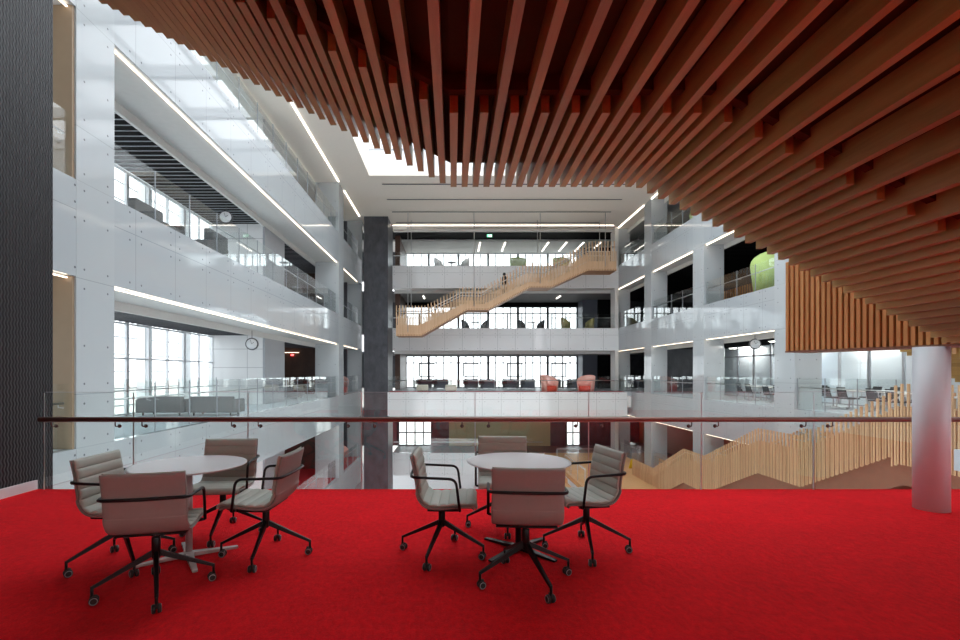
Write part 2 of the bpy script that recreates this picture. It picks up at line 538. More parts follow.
# strip lamps under each left spandrel
ORD = ('first', 'second', 'third', 'fourth', 'fifth', 'sixth', 'seventh', 'eighth', 'ninth', 'tenth', 'eleventh', 'twelfth')
def strip(x0, x1, y0, y1, z, label, mat='strip', group='strip lamps under the gallery edges'):
    o = MB().box(x0, x1, y0, y1, z-0.045, z-0.025).build('strip_light', mat)
    return tag(o, label, 'light', group)
BAYL = ((6.0, 9.24, 'beside dark rippled wall'), (10.32, 30.54, 'long left bay'), (31.92, 37.1, 'beside black corner tower'))
for z in (-5.2, 0.0, 5.2, 10.4):
    for y0, y1, nm in BAYL:
        strip(XL-0.155, XL-0.12, y0, y1, z-SP, 'thin warm strip lamp under edge of %s, %s' % (LVN[z], nm))
strip(XL+0.0, XL+0.06, 6.4, 30.4, CEIL, 'long white strip lamp in roof ceiling above left facade, near length', 'strip_w', 'roof strip lamps')
strip(XL+0.0, XL+0.06, 31.9, 37.1, CEIL, 'short white strip lamp in roof ceiling beside black corner tower', 'strip_w', 'roof strip lamps')

# window wall and white core on the left
def window_wall_x(name, x, y0, y1, z0, z1, step, transoms, mat, w=0.06):
    b = MB()
    n = max(1, round((y1-y0)/step))
    for k in range(n+1):
        yy = y0+(y1-y0)*k/n
        ww = w*2.2 if k % 3 == 0 else w
        b.box(x-0.1, x, yy-ww/2, yy+ww/2, z0, z1)
    for t in transoms + (z0+0.05, z1-0.05):
        b.box(x-0.09, x-0.005, y0, y1, t-w/2, t+w/2)
    f = struct(b.build(name, mat))
    g = struct(MB().box(x-0.055, x-0.045, y0, y1, z0, z1).build('glass_pane', 'glass_win', f))
    return f
wn = 0
for z in (-5.2, 0.0, 5.2, 10.4):
    wn += 1
    window_wall_x('window_%d' % wn, -11.2, 6.0, 22.4, z, (z+3.2 if z < 10 else CEIL-0.3), 1.15, (z+1.96,), 'alu_lt')
M['corewall'] = tile_mat('white panel wall', (0.74, 0.75, 0.76), (0.42, 0.43, 0.45), 3.2, 0.86)
struct(MB().box(-11.4, -8.87, 22.4, 25.0, -10.4, CEIL-0.3).build('wall_core', 'corewall'))
struct(MB().box(-8.87, -8.77, 22.38, 25.0, -10.4, CEIL-0.3).build('trim_1', 'alu'))
struct(MB().box(-12.3, -8.76, 33.4, 33.6, -10.4, CEIL-0.3).build('wall_brown', 'brownwall'))
struct(MB().box(-12.5, -12.3, 25.0, 39.9, -10.4, CEIL).build('wall_left_far', 'white'))
struct(MB().box(-12.3, XL-1.0, 37.4, 37.6, -10.4, CEIL-0.3).build('wall_corner_left', 'stone'))
struct(MB().box(-12.2, -5.56, 5.7, 5.9, -10.4, CEIL).build('wall_left_end', 'white'))

# white fins and columns outside the left windows
b = MB()
for k in range(6): b.box(-12.6, -12.25, 7.5+k*2.9, 7.95+k*2.9, -10.4, CEIL)
zz = -5.0
while zz < CEIL:
    b.box(-12.62, -12.58, 5.9, 22.4, zz, zz+0.05); zz += 0.65
struct(b.build('trim_4', 'white'))
# black corner tower
struct(MB().box(-6.9, -5.04, 37.2, 40.2, -12.0, CEIL).build('wall_tower', 'stone'))

# ------------------------------------------------------------------ setting: right facade
RP = [6.0, 13.0, 20.0, 27.0, 34.0, 41.0]
for z in LV:
    struct(MB().box(XR, XR+0.2, -0.6, 40.4, z-SP, z).build('wall_right_spandrel', 'fac_r'))
    struct(MB().box(XR+0.2, XR+1.1, -0.6, 40.4, z-SP, z-SP+0.06).build('ceiling_right_soffit', 'soffit'))
    struct(MB().box(XR+1.1, XR+1.2, -0.6, 46.5, z-SP-0.24, z-0.3).build('beam_right', 'soffit'))
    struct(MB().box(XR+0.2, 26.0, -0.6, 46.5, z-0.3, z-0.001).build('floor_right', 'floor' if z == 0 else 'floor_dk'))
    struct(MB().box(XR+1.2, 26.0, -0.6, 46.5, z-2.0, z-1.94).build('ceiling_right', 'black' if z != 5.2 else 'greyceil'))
    b = MB(); y = 0.0
    while y < 40:
        b.box(XR+1.2, 26.0, y, y+0.12, z-2.05, z-2.0); y += 0.31
    struct(b.build('ceiling_right_battens', 'black'))
struct(MB().box(XR+0.9, 26.0, -0.6, 46.5, CEIL-0.35, CEIL-0.05).build('ceiling_right_top', 'soffit'))
for y in RP:
    struct(MB().box(-0.56, 0.55, -0.6, 0.6, -12.0, CEIL).build('pillar_right', 'pillar_r', loc=(XR+0.555, y, 0)))
BAYR = [(13.62, 19.38, 'bay beside slat screen'), (20.62, 26.38, 'widest bay'), (27.62, 33.38, 'second bay from far corner'), (34.62, 40.38, 'far corner bay')]
for z in (-5.2, 0.0, 5.2, 10.4):
    for y0, y1, nm in BAYR:
        strip(XR+0.12, XR+0.18, y0, y1, z-SP, 'warm strip lamp under %s edge, right facade, %s' % (LVN[z], nm))
for y0, y1, nm in BAYR:
    strip(XR-0.02, XR+0.05, y0, y1, CEIL, 'white strip lamp in roof ceiling, right facade, %s' % nm, 'strip_w', 'roof strip lamps')

# rooms behind the right facade
struct(MB().box(26.0, 26.2, -0.6, 46.5, -10.4, CEIL).build('wall_right_far', 'stone'))
for z in (5.2, 10.4):
    struct(MB().box(21.0, 21.2, 10.0, 46.5, z, z+3.2).build('wall_right_inner', 'stone'))
struct(MB().box(19.0, 19.15, 34.3, 46.4, 0, 3.2).build('wall_right_inner', 'maroon'))
struct(MB().box(14.95, 26.0, 46.4, 46.6, -10.4, CEIL).build('wall_right_end', 'stone'))
struct(MB().box(15.0, 19.0, 34.2, 34.35, 0, 3.2).build('wall_right_cross', 'stone'))
struct(MB().box(19.0, 19.15, 10.0, 34.2, 0, 3.2).build('wall_right_inner', 'bluewall'))
b = MB()
for y in (16.0, 17.6, 19.2, 20.8, 22.4, 24.0, 25.6, 27.2, 28.8, 30.4, 32.0):
    b.box(18.0, 18.08, y-0.05, y+0.05, 0, 3.15)
b.box(18.0, 18.08, 14.0, 34.0, 2.45, 2.52); b.box(18.0, 18.08, 14.0, 34.0, 0, 0.06)
fr = struct(b.build('window_9', 'alu'))
struct(MB().box(18.03, 18.045, 14.0, 34.0, 0.05, 3.15).build('glass_pane', 'glass', fr))
struct(MB().box(18.02, 18.07, 24.2, 26.5, 0.06, 3.1).build('panel', 'bluewall', fr))
struct(MB().box(18.02, 18.07, 17.7, 19.1, 0.06, 3.1).build('panel', 'bluewall', fr))
struct(MB().box(15.0, 15.15, -0.6, 46.5, -10.4, -7.2).build('wall_right_ground', 'brownwall'))
struct(MB().box(18.0, 18.15, -0.6, 46.5, -5.2, -2.0).build('wall_right_lower', 'orangewall'))

# ------------------------------------------------------------------ setting: far facade
def far_level(z, y0, x0, x1, yw):
    """white spandrel, soffit, floor, dark ceiling and window wall of one far floor"""
    struct(MB().box(x0, x1, y0, y0+0.2, z-SP, z).build('wall_far_spandrel', 'fac_b'))
    struct(MB().box(x0, x1, y0+0.2, y0+1.1, z-SP, z-SP+0.05).build('ceiling_far_soffit', 'soffit'))
    struct(MB().box(x0, x1, y0+1.1, y0+1.2, z-SP-0.24, z-0.3).build('beam_far', 'soffit'))
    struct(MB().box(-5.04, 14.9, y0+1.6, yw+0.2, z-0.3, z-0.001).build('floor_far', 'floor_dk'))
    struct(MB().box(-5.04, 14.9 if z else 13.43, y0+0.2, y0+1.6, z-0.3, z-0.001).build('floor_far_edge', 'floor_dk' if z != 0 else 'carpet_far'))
far_level(10.4, YB, -5.04, XR, 47.0)
far_level(5.2, YB, -5.04, XR, 47.0)
far_level(0.0, 37.0, -5.04, 13.43, 47.0)
far_level(-5.2, YB, -5.04, XR, 44.0)
struct(MB().box(13.43, XR, 37.0, 40.0, -0.3, -0.002).build('floor_far_corner', 'floor'))
for z in (-5.2, 0.0, 5.2):
    y0 = YB+1.2
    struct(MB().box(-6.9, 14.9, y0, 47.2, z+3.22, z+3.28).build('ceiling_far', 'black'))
    b = MB(); y = y0+0.1
    while y < 46.8:
        b.box(-6.9, 14.9, y, y+0.1, z+3.15, z+3.22); y += 0.45
    struct(b.build('ceiling_far_battens', 'greyceil'))
struct(MB().box(-6.9, 14.9, 40.7, 43.0, 13.42, 13.5).build('ceiling_far_dark', 'black'))
struct(MB().box(-6.9, 14.9, 43.0, 47.2, 13.25, 13.45).build('ceiling_far_top', 'soffit'))
struct(MB().box(-5.04, XR, YB+0.5, YB+0.7, 13.4, CEIL).build('beam_far_top', 'soffit'))
def window_wall_y(name, y, x0, x1, z0, z1, step, transoms, mat, casements=()):
    b = MB(); n = round((x1-x0)/step)
    for k in range(n+1):
        xx = x0+(x1-x0)*k/n
        ww = 0.24 if k % 4 == 0 else 0.10
        b.box(xx-ww/2, xx+ww/2, y, y+0.12, z0, z1)
    for t in transoms + (z0+0.04, z1-0.04):
        b.box(x0, x1, y+0.01, y+0.1, t-0.05, t+0.05)
    for cx0, cx1, cz0, cz1 in casements:
        for a in (cx0, cx1): b.box(a-0.06, a+0.06, y-0.04, y+0.13, cz0, cz1)
        for a in (cz0, cz1): b.box(cx0, cx1, y-0.04, y+0.13, a-0.05, a+0.05)
    f = struct(b.build(name, mat))
    struct(MB().box(x0, x1, y+0.05, y+0.06, z0, z1).build('glass_pane', 'glass_win', f))
def PX(px, Y): return (px-CX)/F*Y
def PZ(py, Y): return EYE+(CY-py)/F*Y
cas0 = [(PX(a, 47), PX(b_, 47), PZ(376.5, 47), PZ(363.5, 47)) for a, b_ in ((419.5, 434), (463.5, 478), (507.5, 522), (552, 566))]
cas1 = [(PX(a, 47), PX(b_, 47), 5.25, PZ(313.5, 47)) for a, b_ in ((419.5, 434), (463.5, 478), (507.5, 522), (552, 566))]
window_wall_y('window_5', 47.0, -5.3, 12.2, 0.0, 3.15, 0.73, (2.45,), 'darkframe', cas0)
struct(MB().box(-6.9, 14.9, 46.9, 47.2, 7.95, 8.45).build('beam_far_inner', 'black'))
window_wall_y('window_6', 47.0, -5.3, 12.2, 5.2, 7.95, 0.73, (7.3,), 'darkframe', cas1)
window_wall_y('window_7', 47.0, -5.3, 12.2, 10.4, 13.2, 0.73, (11.2,), 'alu', ())
for z in (0.0, 5.2, 10.4):
    struct(MB().box(12.2, 13.6, 45.2, 47.0, z, z+3.15).build('wall_far_panel', 'slate'))
    struct(MB().box(13.6, 14.9, 45.0, 45.2, z, z+3.15).build('wall_far_dark', 'black'))
    struct(MB().box(-6.9, -5.3, 46.8, 47.0, z, z+3.15).build('wall_far_left', 'stone'))
    struct(MB().box(-5.04, -4.6, 41.8, 47.0, z, z+3.15).build('wall_far_side', 'brownwall'))
struct(MB().box(13.5, XR, YB+0.01, YB+1.1, -12, CEIL).build('trim_2', 'soffit'))
# lower far wall: windows, charcoal walls, gold panel
window_wall_y('window_8', 44.0, PX(398, 44), PX(432, 44), -5.2, -2.05, 0.75, (-4.0,), 'darkframe')
window_wall_y('window_10', 44.0, PX(566, 44), PX(580, 44), -5.2, -2.05, 0.65, (-4.0,), 'alu')
struct(MB().box(PX(432, 44), PX(566, 44), 44.0, 44.2, -5.2, -2.05).build('wall_lower_far', 'stone'))
struct(MB().box(PX(432, 44), PX(449, 44), 43.9, 44.0, -5.2, -3.7).build('wall_lower_band', 'maroon'))
struct(MB().box(PX(449, 44), PX(550, 44), 43.85, 44.0, -5.2, -2.3).build('wall_lower_gold', 'olive'))
struct(MB().box(PX(580, 44), 14.9, 44.0, 44.2, -5.2, -2.05).build('wall_lower_right', 'stone'))
struct(MB().box(-6.9, PX(398, 44), 44.0, 44.2, -5.2, -2.05).build('wall_lower_left', 'maroon'))
struct(MB().box(-6.9, 14.9, 46.0, 46.2, -12.0, -7.2).build('wall_ground_far', 'white'))
# timber deck on the lower floor
struct(MB().box(7.6, XR, 27.0, YB, -5.5, -5.2).build('floor_deck', 'wood_deck'))
b = MB()
for k in range(5):
    b.box(6.2, 7.6, 27.0+k*1.6, YB-0.2, -6.6+k*0.26, -6.34+k*0.26)
struct(b.build('floor_deck_steps', 'wood_deck'))
struct(MB().box(-16, 26, -0.6, 47.0, -10.7, -10.42).build('floor_ground', 'white'))

# ------------------------------------------------------------------ setting: roof and skylight
SX0, SX1, SY0, SY1 = -5.16, 11.8, 1.0, 29.5
b = MB()
b.box(-8.86, SX0, -0.6, 41.2, CEIL, CEIL+0.25)
b.box(SX1, 15.0, -0.6, 41.2, CEIL, CEIL+0.25)
b.box(SX0, SX1, SY1, 41.2, CEIL, CEIL+0.25)
b.box(SX0, SX1, -0.6, SY0, CEIL, CEIL+0.25)
struct(b.build('ceiling', 'ceil'))
b = MB()
b.box(SX0-0.15, SX0, SY0, SY1, CEIL+0.25, 15.4); b.box(SX1, SX1+0.15, SY0, SY1, CEIL+0.25, 15.4)
b.box(SX0-0.15, SX1+0.15, SY1, SY1+0.15, CEIL+0.25, 15.4); b.box(SX0-0.15, SX1+0.15, SY0-0.15, SY0, CEIL+0.25, 15.4)
struct(b.build('wall_skylight', 'white'))
b = MB()
for k in range(9):
    yy = SY0+(SY1-SY0)*k/8
    b.box(SX0, SX1, yy-0.14, yy+0.14, 15.2, 15.75)
for k in range(8):
    xx = SX0+(SX1-SX0)*k/7
    b.box(xx-0.05, xx+0.05, SY0, SY1, 15.55, 15.75)
struct(b.build('window_skylight', 'white'))
# narrow ceiling slots near the far wall
for i, (yy, xa, xb) in enumerate(((30.8, PX(382, 30.8), PX(634, 30.8)), (33.5, PX(387, 33.5), PX(622, 33.5)), (36.1, PX(392, 36.1), PX(611, 36.1)), (38.6, PX(396, 38.6), PX(600, 38.6)))):
    o = MB().box(xa, xb, yy-0.06, yy+0.06, CEIL-0.035, CEIL-0.025).build('air_slot', 'darkframe')
    tag(o, 'long dark air slot in far ceiling, %s counting away from skylight' % ORD[i], 'vent', 'ceiling slots')
strip(-4.95, 13.2, 39.38, 39.45, CEIL, 'long white strip lamp across far end of roof ceiling', 'strip_w', 'roof strip lamps')
for i in range(6):
    x = PX((480, 505, 548, 566, 583, 600)[i], 43.5)
    yA, yB = 43.2, 46.4
    strip(x-0.04, x+0.04, yA, yB, 13.25, 'slim strip lamp on far top floor ceiling, %s from left' % ORD[i], 'strip_w', 'strip lamps of far top floor')
for i, (pa, y0, y1, z) in enumerate(((512, 42.5, 44.2, 8.33), (558, 42.5, 44.2, 8.33), (424, 42.5, 44.2, 8.33))):
    x = PX(pa, 43.5)
    strip(x-0.06, x+0.06, y0, y1, z, 'slim strip lamp on far middle ceiling, %s' % ('middle one above two chairs', 'one above pale chairs', 'one behind lower end of timber stair')[i], 'strip_w', 'strip lamps of far middle floor')

# outside
struct(MB().box(-400, 400, 60, 900, -12.2, -12.0).build('ground', 'ground'))
struct(MB().box(-400, -30, -200, 60, -12.2, -12.0).build('ground_left', 'ground'))

# ------------------------------------------------------------------ column
struct(MB().lathe([(0.15, 0.0), (0.15, 1.742)], 48).build('column', 'column', loc=(5.14, 5.16, 0)))

# ------------------------------------------------------------------ overhead slatted staircase
YE = 4.9
ZL = EYE + 186/F*YE            # underside of the landing
XB0, XB1 = PX(450, YE), PX(637, YE)
def zu(x):
    if x < XB0: return ZL + 0.53*(XB0-x)
    if x > XB1: return ZL - 0.508*(x-XB1)
    return ZL
stair = empty('slatted_staircase', (1.0, 2.6, 0))
tag(stair, 'big cedar staircase overhead with slatted underside sweeping down to the right', 'staircase')
inv = stair.matrix_basis
def under(obj):
    obj.location = (-1.0, -2.6, 0); return obj
PITCH = 0.1113
b = MB(); bs = MB()
x = XB1 + 0.02
xs = []
k0 = int((-5.15 - x)/PITCH); k1 = int((5.02 - x)/PITCH)
SH, SWD = 0.19, 0.060
for k in range(k0, k1+1):
    xx = x + k*PITCH
    z = zu(xx)
    tgt = b if k % 2 == 0 else bs
    y0 = -0.4 if k % 2 == 0 else YE*0.715
    tgt.box(xx-SWD/2, xx+SWD/2, y0, YE, z, z+SH)
under(b.build('long_slats', 'wood_y', stair))
under(bs.build('short_slats', 'wood_y', stair))
b = MB()
pts = [(-5.2, zu(-5.2)), (XB0, ZL), (XB1, ZL), (5.05, zu(5.05))]
poly = [(px_, pz_+SH+0.03) for px_, pz_ in pts] + [(px_, pz_+SH+0.16) for px_, pz_ in pts[::-1]]
b.prism_y(poly, -0.4, YE-0.06)
under(b.build('backing_board', 'wood_dark', stair))
b = MB()
poly = [(px_, pz_+0.11) for px_, pz_ in pts] + [(px_, pz_+SH+0.03) for px_, pz_ in pts[::-1]]
b.prism_y(poly, YE*0.715-0.10, YE*0.715-0.03)
under(b.build('stringer', 'wood_dark', stair))
# upright slat screen beside the stair, running obliquely away
scr = empty('slat_screen', (1.0, 2.6, 0))
tag(scr, 'upright cedar slat screen hanging above the white column, right of picture centre', 'screen')
A0 = Vector((4.60, 6.60)); A1 = Vector((5.42, 4.35))
dv = (A1-A0); Ls = dv.length; dn = dv.normalized(); nn = Vector((dn.y, -dn.x))    # nn points towards the camera side
if nn.x > 0: nn = -nn
ZB, ZT = 1.752, 2.98
b = MB()
n = int(Ls/0.066)
def ztop(p):
    return ZT
for k in range(n+1):
    p = A0 + dn*(0.02+k*0.066)
    a = p + nn*0.04; c = p - nn*0.05
    w = dn*0.019
    q = [a-w, a+w, c+w, c-w]
    zt = min(ZT, zu(p.x)+0.12 if p.y < YE+0.05 else ZT)
    b.hexa([(v.x, v.y, ZB+0.012) for v in q] + [(v.x, v.y, zt) for v in q])
under(b.build('upright_slats', 'wood_z', scr))
b = MB()
a0 = A0 - nn*0.06; a1 = A1 - nn*0.06; c0 = A0 - nn*0.30; c1 = A1 - nn*0.30
q = [a0, a1, c1, c0]
b.hexa([(v.x, v.y, ZB+0.02) for v in q] + [(v.x, v.y, 2.55) for v in q])
under(b.build('screen_backing', 'wood_dark', scr))
b = MB()
q = [A0+nn*0.05, A1+nn*0.05, A1-nn*0.45, A0-nn*0.45]
b.hexa([(v.x, v.y, ZB-0.01) for v in q] + [(v.x, v.y, ZB+0.012) for v in q])
under(b.build('soffit_board', 'wood_soffit', scr))
# next flight going down behind the column
ff = empty('stair_flight', (1.0, 2.6, 0))
tag(ff, 'lower cedar stair flight half hidden behind the white column', 'staircase')
b = MB()
xx = 7.2
while xx < 10.0:
    z = 1.80 - 0.55*(xx-7.2)
    b.box(xx-0.03, xx+0.03, 7.0, 7.7, z, z+0.16); xx += 0.11
under(b.build('slatted_soffit', 'wood_y', ff))
b = MB()
b.prism_y([(7.15, 1.98), (10.0, 1.98-0.55*2.8), (10.0, 2.2-0.55*2.8), (7.15, 2.2)], 7.0, 7.7)
under(b.build('side_board', 'wood_soffit', ff))

# ------------------------------------------------------------------ foreground glass balustrade
bal = empty('glass_balustrade', (0, D, 0))
tag(bal, 'frameless glass balustrade with bronze handrail along the red carpet edge', 'balustrade')
joints = [-5.13] + [PX(p, D) for p in (135, 249, 362, 475, 588, 700, 812, 925)] + [PX(1038, D), PX(1150, D), 9.5]
for a, c in zip(joints[:-1], joints[1:]):
    MB().box(a+0.006, c-0.006, -0.035, -0.020, 0.0, 1.22).build('pane', 'glass', bal)
for j in joints[:-1]:
    MB().box(j-0.005, j+0.005, -0.034, -0.021, 0.0, 1.215).build('joint_seal', 'steel', bal)
MB().box(-5.13, 9.5, -0.033, -0.022, 1.221, 1.225).build('top_edge', 'alu', bal)
b = MB(); b.box(-5.15, 9.55, 0.001, 0.03, -0.25, -0.03)
b.build('shoe_rail', 'steel', bal)
b = MB()
b.tube([(-5.11, -0.12, 0.888), (9.5, -0.12, 0.888)], 0.031, 16)
b.build('handrail', 'rail', bal)
for j in joints[:-1]:
    for s in (-1, 1):
        x = j + s*0.165
        if x < -5.1: continue
        bb = MB()
        bb.tube(fillet([(x, -0.12, 0.87), (x, -0.12, 0.80), (x+0.0, -0.036, 0.80)], 0.03), 0.007, 8)
        bb.lathe([(0.022, 0.0), (0.022, 0.012)], 14, (x, -0.048, 0.80), 'y')
        bb.build('bracket', 'bracket', bal)

# ------------------------------------------------------------------ gallery balustrades
def bal_y(x, y0, y1, z, inward, label, step=1.57, cat='balustrade', group='glass balustrades of the galleries'):
    """glass balustrade running along y at gallery edge; inward = sign of x away from atrium"""
    t = empty('gallery_balustrade', (x, (y0+y1)/2, z))
    L = y1-y0; n = max(1, round(L/step))
    for k in range(n):
        a = -L/2+L*k/n+0.008; c = -L/2+L*(k+1)/n-0.008
        MB().box(-0.007, 0.007, a, c, 0.0, 1.26).build('pane', 'glass', t)
    b = MB(); xo = 0.10*inward
    b.tube([(xo, -L/2, 0.88), (xo, L/2, 0.88)], 0.022, 8)
    for k in range(n+1):
        for s in (-1, 1):
            yy = -L/2+L*k/n+s*0.16
            if abs(yy) > L/2: continue
            b.tube([(xo, yy, 0.87), (xo, yy, 0.81), (0.0, yy, 0.80)], 0.008, 6)
    b.build('handrail', 'steel', t)
    for k in range(n+1):
        yy = -L/2+L*k/n
        MB().box(-0.012, 0.012, yy-0.012, yy+0.012, 0.0, 1.26).build('post', 'alu', t)
    return tag(t, label, cat, group)
for z in (-5.2, 0.0, 5.2, 10.4):
    for y0, y1, nm in BAYL:
        bal_y(XL-0.1, y0, y1, z, -1, 'glass balustrade on %s, %s' % (LVN[z], nm))
    for y0, y1, nm in BAYR:
        bal_y(XR+0.1, y0, y1, z, 1, 'glass balustrade on %s, right facade, %s' % (LVN[z], nm))
bal_y(-10.95, 7.0, 22.2, 0.0, 1, 'steel railed glass guard along the bright side windows')
def bal_x(y, x0, x1, z, label):
    t = empty('gallery_balustrade', ((x0+x1)/2, y, z))
    L = x1-x0; n = round(L/1.47)
    b = MB()
    for k in range(n):
        MB().box(-L/2+L*k/n+0.006, -L/2+L*(k+1)/n-0.006, -0.007, 0.007, 0.0, 1.2).build('pane', 'glass', t)
    b.tube([(-L/2, 0.1, 0.88), (L/2, 0.1, 0.88)], 0.025, 8)
    b.build('handrail', 'steel', t)
    return tag(t, label, 'balustrade', 'glass balustrades of the galleries')
bal_x(YB+0.1, -5.0, 13.5, 10.4, 'glass balustrade across the far end on top floor')
bal_x(YB+0.1, -5.0, 13.5, 5.2, 'glass balustrade across the far end behind the hanging stair foot')
bal_x(37.1, -5.0, 13.4, 0.0, 'glass balustrade across the far end beside the red tub chairs')
bal_x(YB+0.1, -5.0, 7.5, -5.2, 'glass balustrade across the far end on lower floor below red tub chairs')

# ------------------------------------------------------------------ hanging timber stair at the far end
YS0, YS1 = 36.5, 38.1
def P3(px, py, Y=YS0): return (PX(px, Y), PZ(py, Y))
hs = empty('hanging_stair', (PX(500, 37.3), 37.3, 5.2))
tag(hs, 'pale oak slatted stair hanging from roof, climbing right across the far facade', 'staircase')
OFF = -Vector(hs.location)
def inh(o): o.location = OFF; return o
prof_b = [P3(396.5, 336), P3(421, 336), P3(467, 310), P3(488, 310), P3(530, 287.5), P3(551, 287.5), P3(588, 270.5), P3(616.5, 270.5)]
prof_t = [P3(396.5, 311), P3(425, 311), P3(461.5, 292.5), P3(481.5, 293), P3(527, 268.5), P3(547, 269), P3(591, 246.5), P3(616.5, 246.5)]
def interp(prof, x):
    for (a, za), (c, zc) in zip(prof[:-1], prof[1:]):
        if x <= c: return za + (zc-za)*max(0, min(1, (x-a)/(c-a)))
    return prof[-1][1]
xa, xb = prof_b[0][0], prof_b[-1][0]
fl = [(PX(396.5, YS0), 5.1), (PX(420, YS0), 5.1), (PX(464, YS0), 6.70), (PX(485, YS0), 6.70), (PX(529, YS0), 8.38), (PX(549, YS0), 8.38), (PX(589, YS0), 9.95), (PX(616.5, YS0), 9.95)]
for nm, yy in (('front_slats', YS0), ('rear_slats', YS1)):
    b = MB(); x = xa; k = 0
    while x <= xb:
        zb, zt = interp(prof_b, x), interp(prof_t, x)
        b.box(x-0.032, x+0.032, yy-0.03, yy+0.03, zb, zt + (0.42 if k % 2 == 0 else -0.35)); x += 0.12; k += 1
    inh(b.build(nm, 'wood_mid', hs))
# side boards and soffit
b = MB()
for yy in (YS0+0.05, YS1-0.09):
    poly = [(x, z+0.02) for x, z in prof_b] + [(x, z+0.02) for x, z in fl[::-1]]
    b.prism_y(poly, yy, yy+0.04)
inh(b.build('stringers', 'wood_mid', hs))
b = MB()
poly = [(x, z) for x, z in prof_b] + [(x, z+0.12) for x, z in prof_b[::-1]]
b.prism_y(poly, YS0-0.02, YS1+0.02)
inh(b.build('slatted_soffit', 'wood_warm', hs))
b = MB()
def flight(x0, x1, z0, z1, nst):
    for k in range(nst):
        xx0 = x0+(x1-x0)*k/nst; zz = z0+(z1-z0)*(k+1)/nst
        b.box(xx0, x0+(x1-x0)*(k+1)/nst+0.02, YS0+0.1, YS1-0.1, zz-(z1-z0)/nst-0.1, zz)
for i in (1, 3, 5): flight(fl[i][0], fl[i+1][0], fl[i][1], fl[i+1][1], 11)
for i in (0, 2, 4, 6): b.box(fl[i][0], fl[i+1][0], YS0+0.1, YS1-0.1, fl[i+1][1]-0.15, fl[i+1][1])
inh(b.build('treads', 'tread', hs))
for yy in (YS0+0.1, YS1-0.1):
    inh(MB().tube([(x, yy, z) for x, z in prof_t], 0.04, 8).build('handrail', 'steel', hs))
for px in (408, 474, 540, 605):
    x = PX(px, YS0)
    inh(MB().tube([(x, YS0-0.07, interp(prof_b, x)+0.3), (x, YS0-0.07, CEIL)], 0.022, 8).build('hanger_rod', 'steel', hs))
    inh(MB().tube([(x+0.1, YS1+0.07, interp(prof_b, x)+0.3), (x+0.1, YS1+0.07, CEIL)], 0.022, 8).build('hanger_rod', 'steel', hs))

# person on the stair
def person(loc, rz):
    t = empty('person', loc, rz)
    me = bpy.data.meshes.new('body'); bm = bmesh.new()
    J = [((0,0,0.92),0.13),((0,0,1.12),0.115),((0,0.01,1.32),0.14),((0,0.01,1.43),0.06),((0.01,0.01,1.50),0.055),((0.03,0.01,1.58),0.095),((0.02,0.01,1.66),0.075),
         ((0.0,0.09,0.86),0.085),((0.10,0.09,0.48),0.06),((0.02,0.09,0.09),0.045),((0.16,0.09,0.04),0.035),
         ((0.0,-0.09,0.86),0.085),((-0.02,-0.09,0.47),0.06),((-0.16,-0.09,0.10),0.045),((-0.04,-0.09,0.04),0.035),
         ((0,0.18,1.36),0.055),((-0.08,0.23,1.10),0.042),((0.05,0.22,0.90),0.036),
         ((0,-0.16,1.36),0.055),((0.06,-0.22,1.10),0.042),((0.22,-0.22,1.02),0.036)]
    E = [(0,1),(1,2),(2,3),(3,4),(4,5),(5,6),(0,7),(7,8),(8,9),(9,10),(0,11),(11,12),(12,13),(13,14),(2,15),(15,16),(16,17),(2,18),(18,19),(19,20)]
    vs = [bm.verts.new(p) for p, r in J]
    for a, c in E: bm.edges.new((vs[a], vs[c]))
    bm.to_mesh(me); bm.free()
    o = bpy.data.objects.new('body', me); COL.objects.link(o); o.parent = t
    md = o.modifiers.new('skin', 'SKIN')
    for i, (p, r) in enumerate(J): me.skin_vertices[0].data[i].radius = (r, r)
    me.skin_vertices[0].data[0].use_root = True
    o.modifiers.new('sub', 'SUBSURF').levels = 2
    o.modifiers['sub'].render_levels = 2
    me.materials.append(M['skin'])
    # clothes: slightly larger tapered shells
    b = MB()
    b.lathe([(0.16, 0.88), (0.165, 1.0), (0.155, 1.12), (0.18, 1.3), (0.15, 1.42), (0.07, 1.47)], 16)
    b.tube([(0,0.18,1.37),(-0.08,0.24,1.10),(0.04,0.225,0.93)], [0.075,0.06,0.05], 10)
    b.tube([(0,-0.16,1.37),(0.06,-0.23,1.10),(0.19,-0.225,1.03)], [0.075,0.06,0.05], 10)
    b.build('jacket', 'cloth_dk', t)
    b = MB()
    b.lathe([(0.15, 0.80), (0.16, 0.9), (0.155, 1.0)], 16)
    b.tube([(0,0.08,0.9),(0.10,0.09,0.48),(0.02,0.09,0.08)], [0.105,0.08,0.065], 10)
    b.tube([(0,-0.08,0.9),(-0.02,-0.09,0.47),(-0.16,-0.09,0.10)], [0.105,0.08,0.065], 10)
    b.build('trousers', 'cloth_br', t)
    b = MB()
    b.lathe([(0.09, 1.50), (0.112, 1.58), (0.105, 1.66), (0.06, 1.72), (0.01, 1.735)], 14, (-0.015, 0.01, 0))
    b.build('hair', 'hair', t)
    return t
px_ = PX(504.5, 37.2)
zf = interp([(x, z) for x, z in fl], px_)
tag(person((px_, 37.3, zf+0.05), 0.0), 'person in dark jacket and brown trousers climbing the far oak stair', 'person')

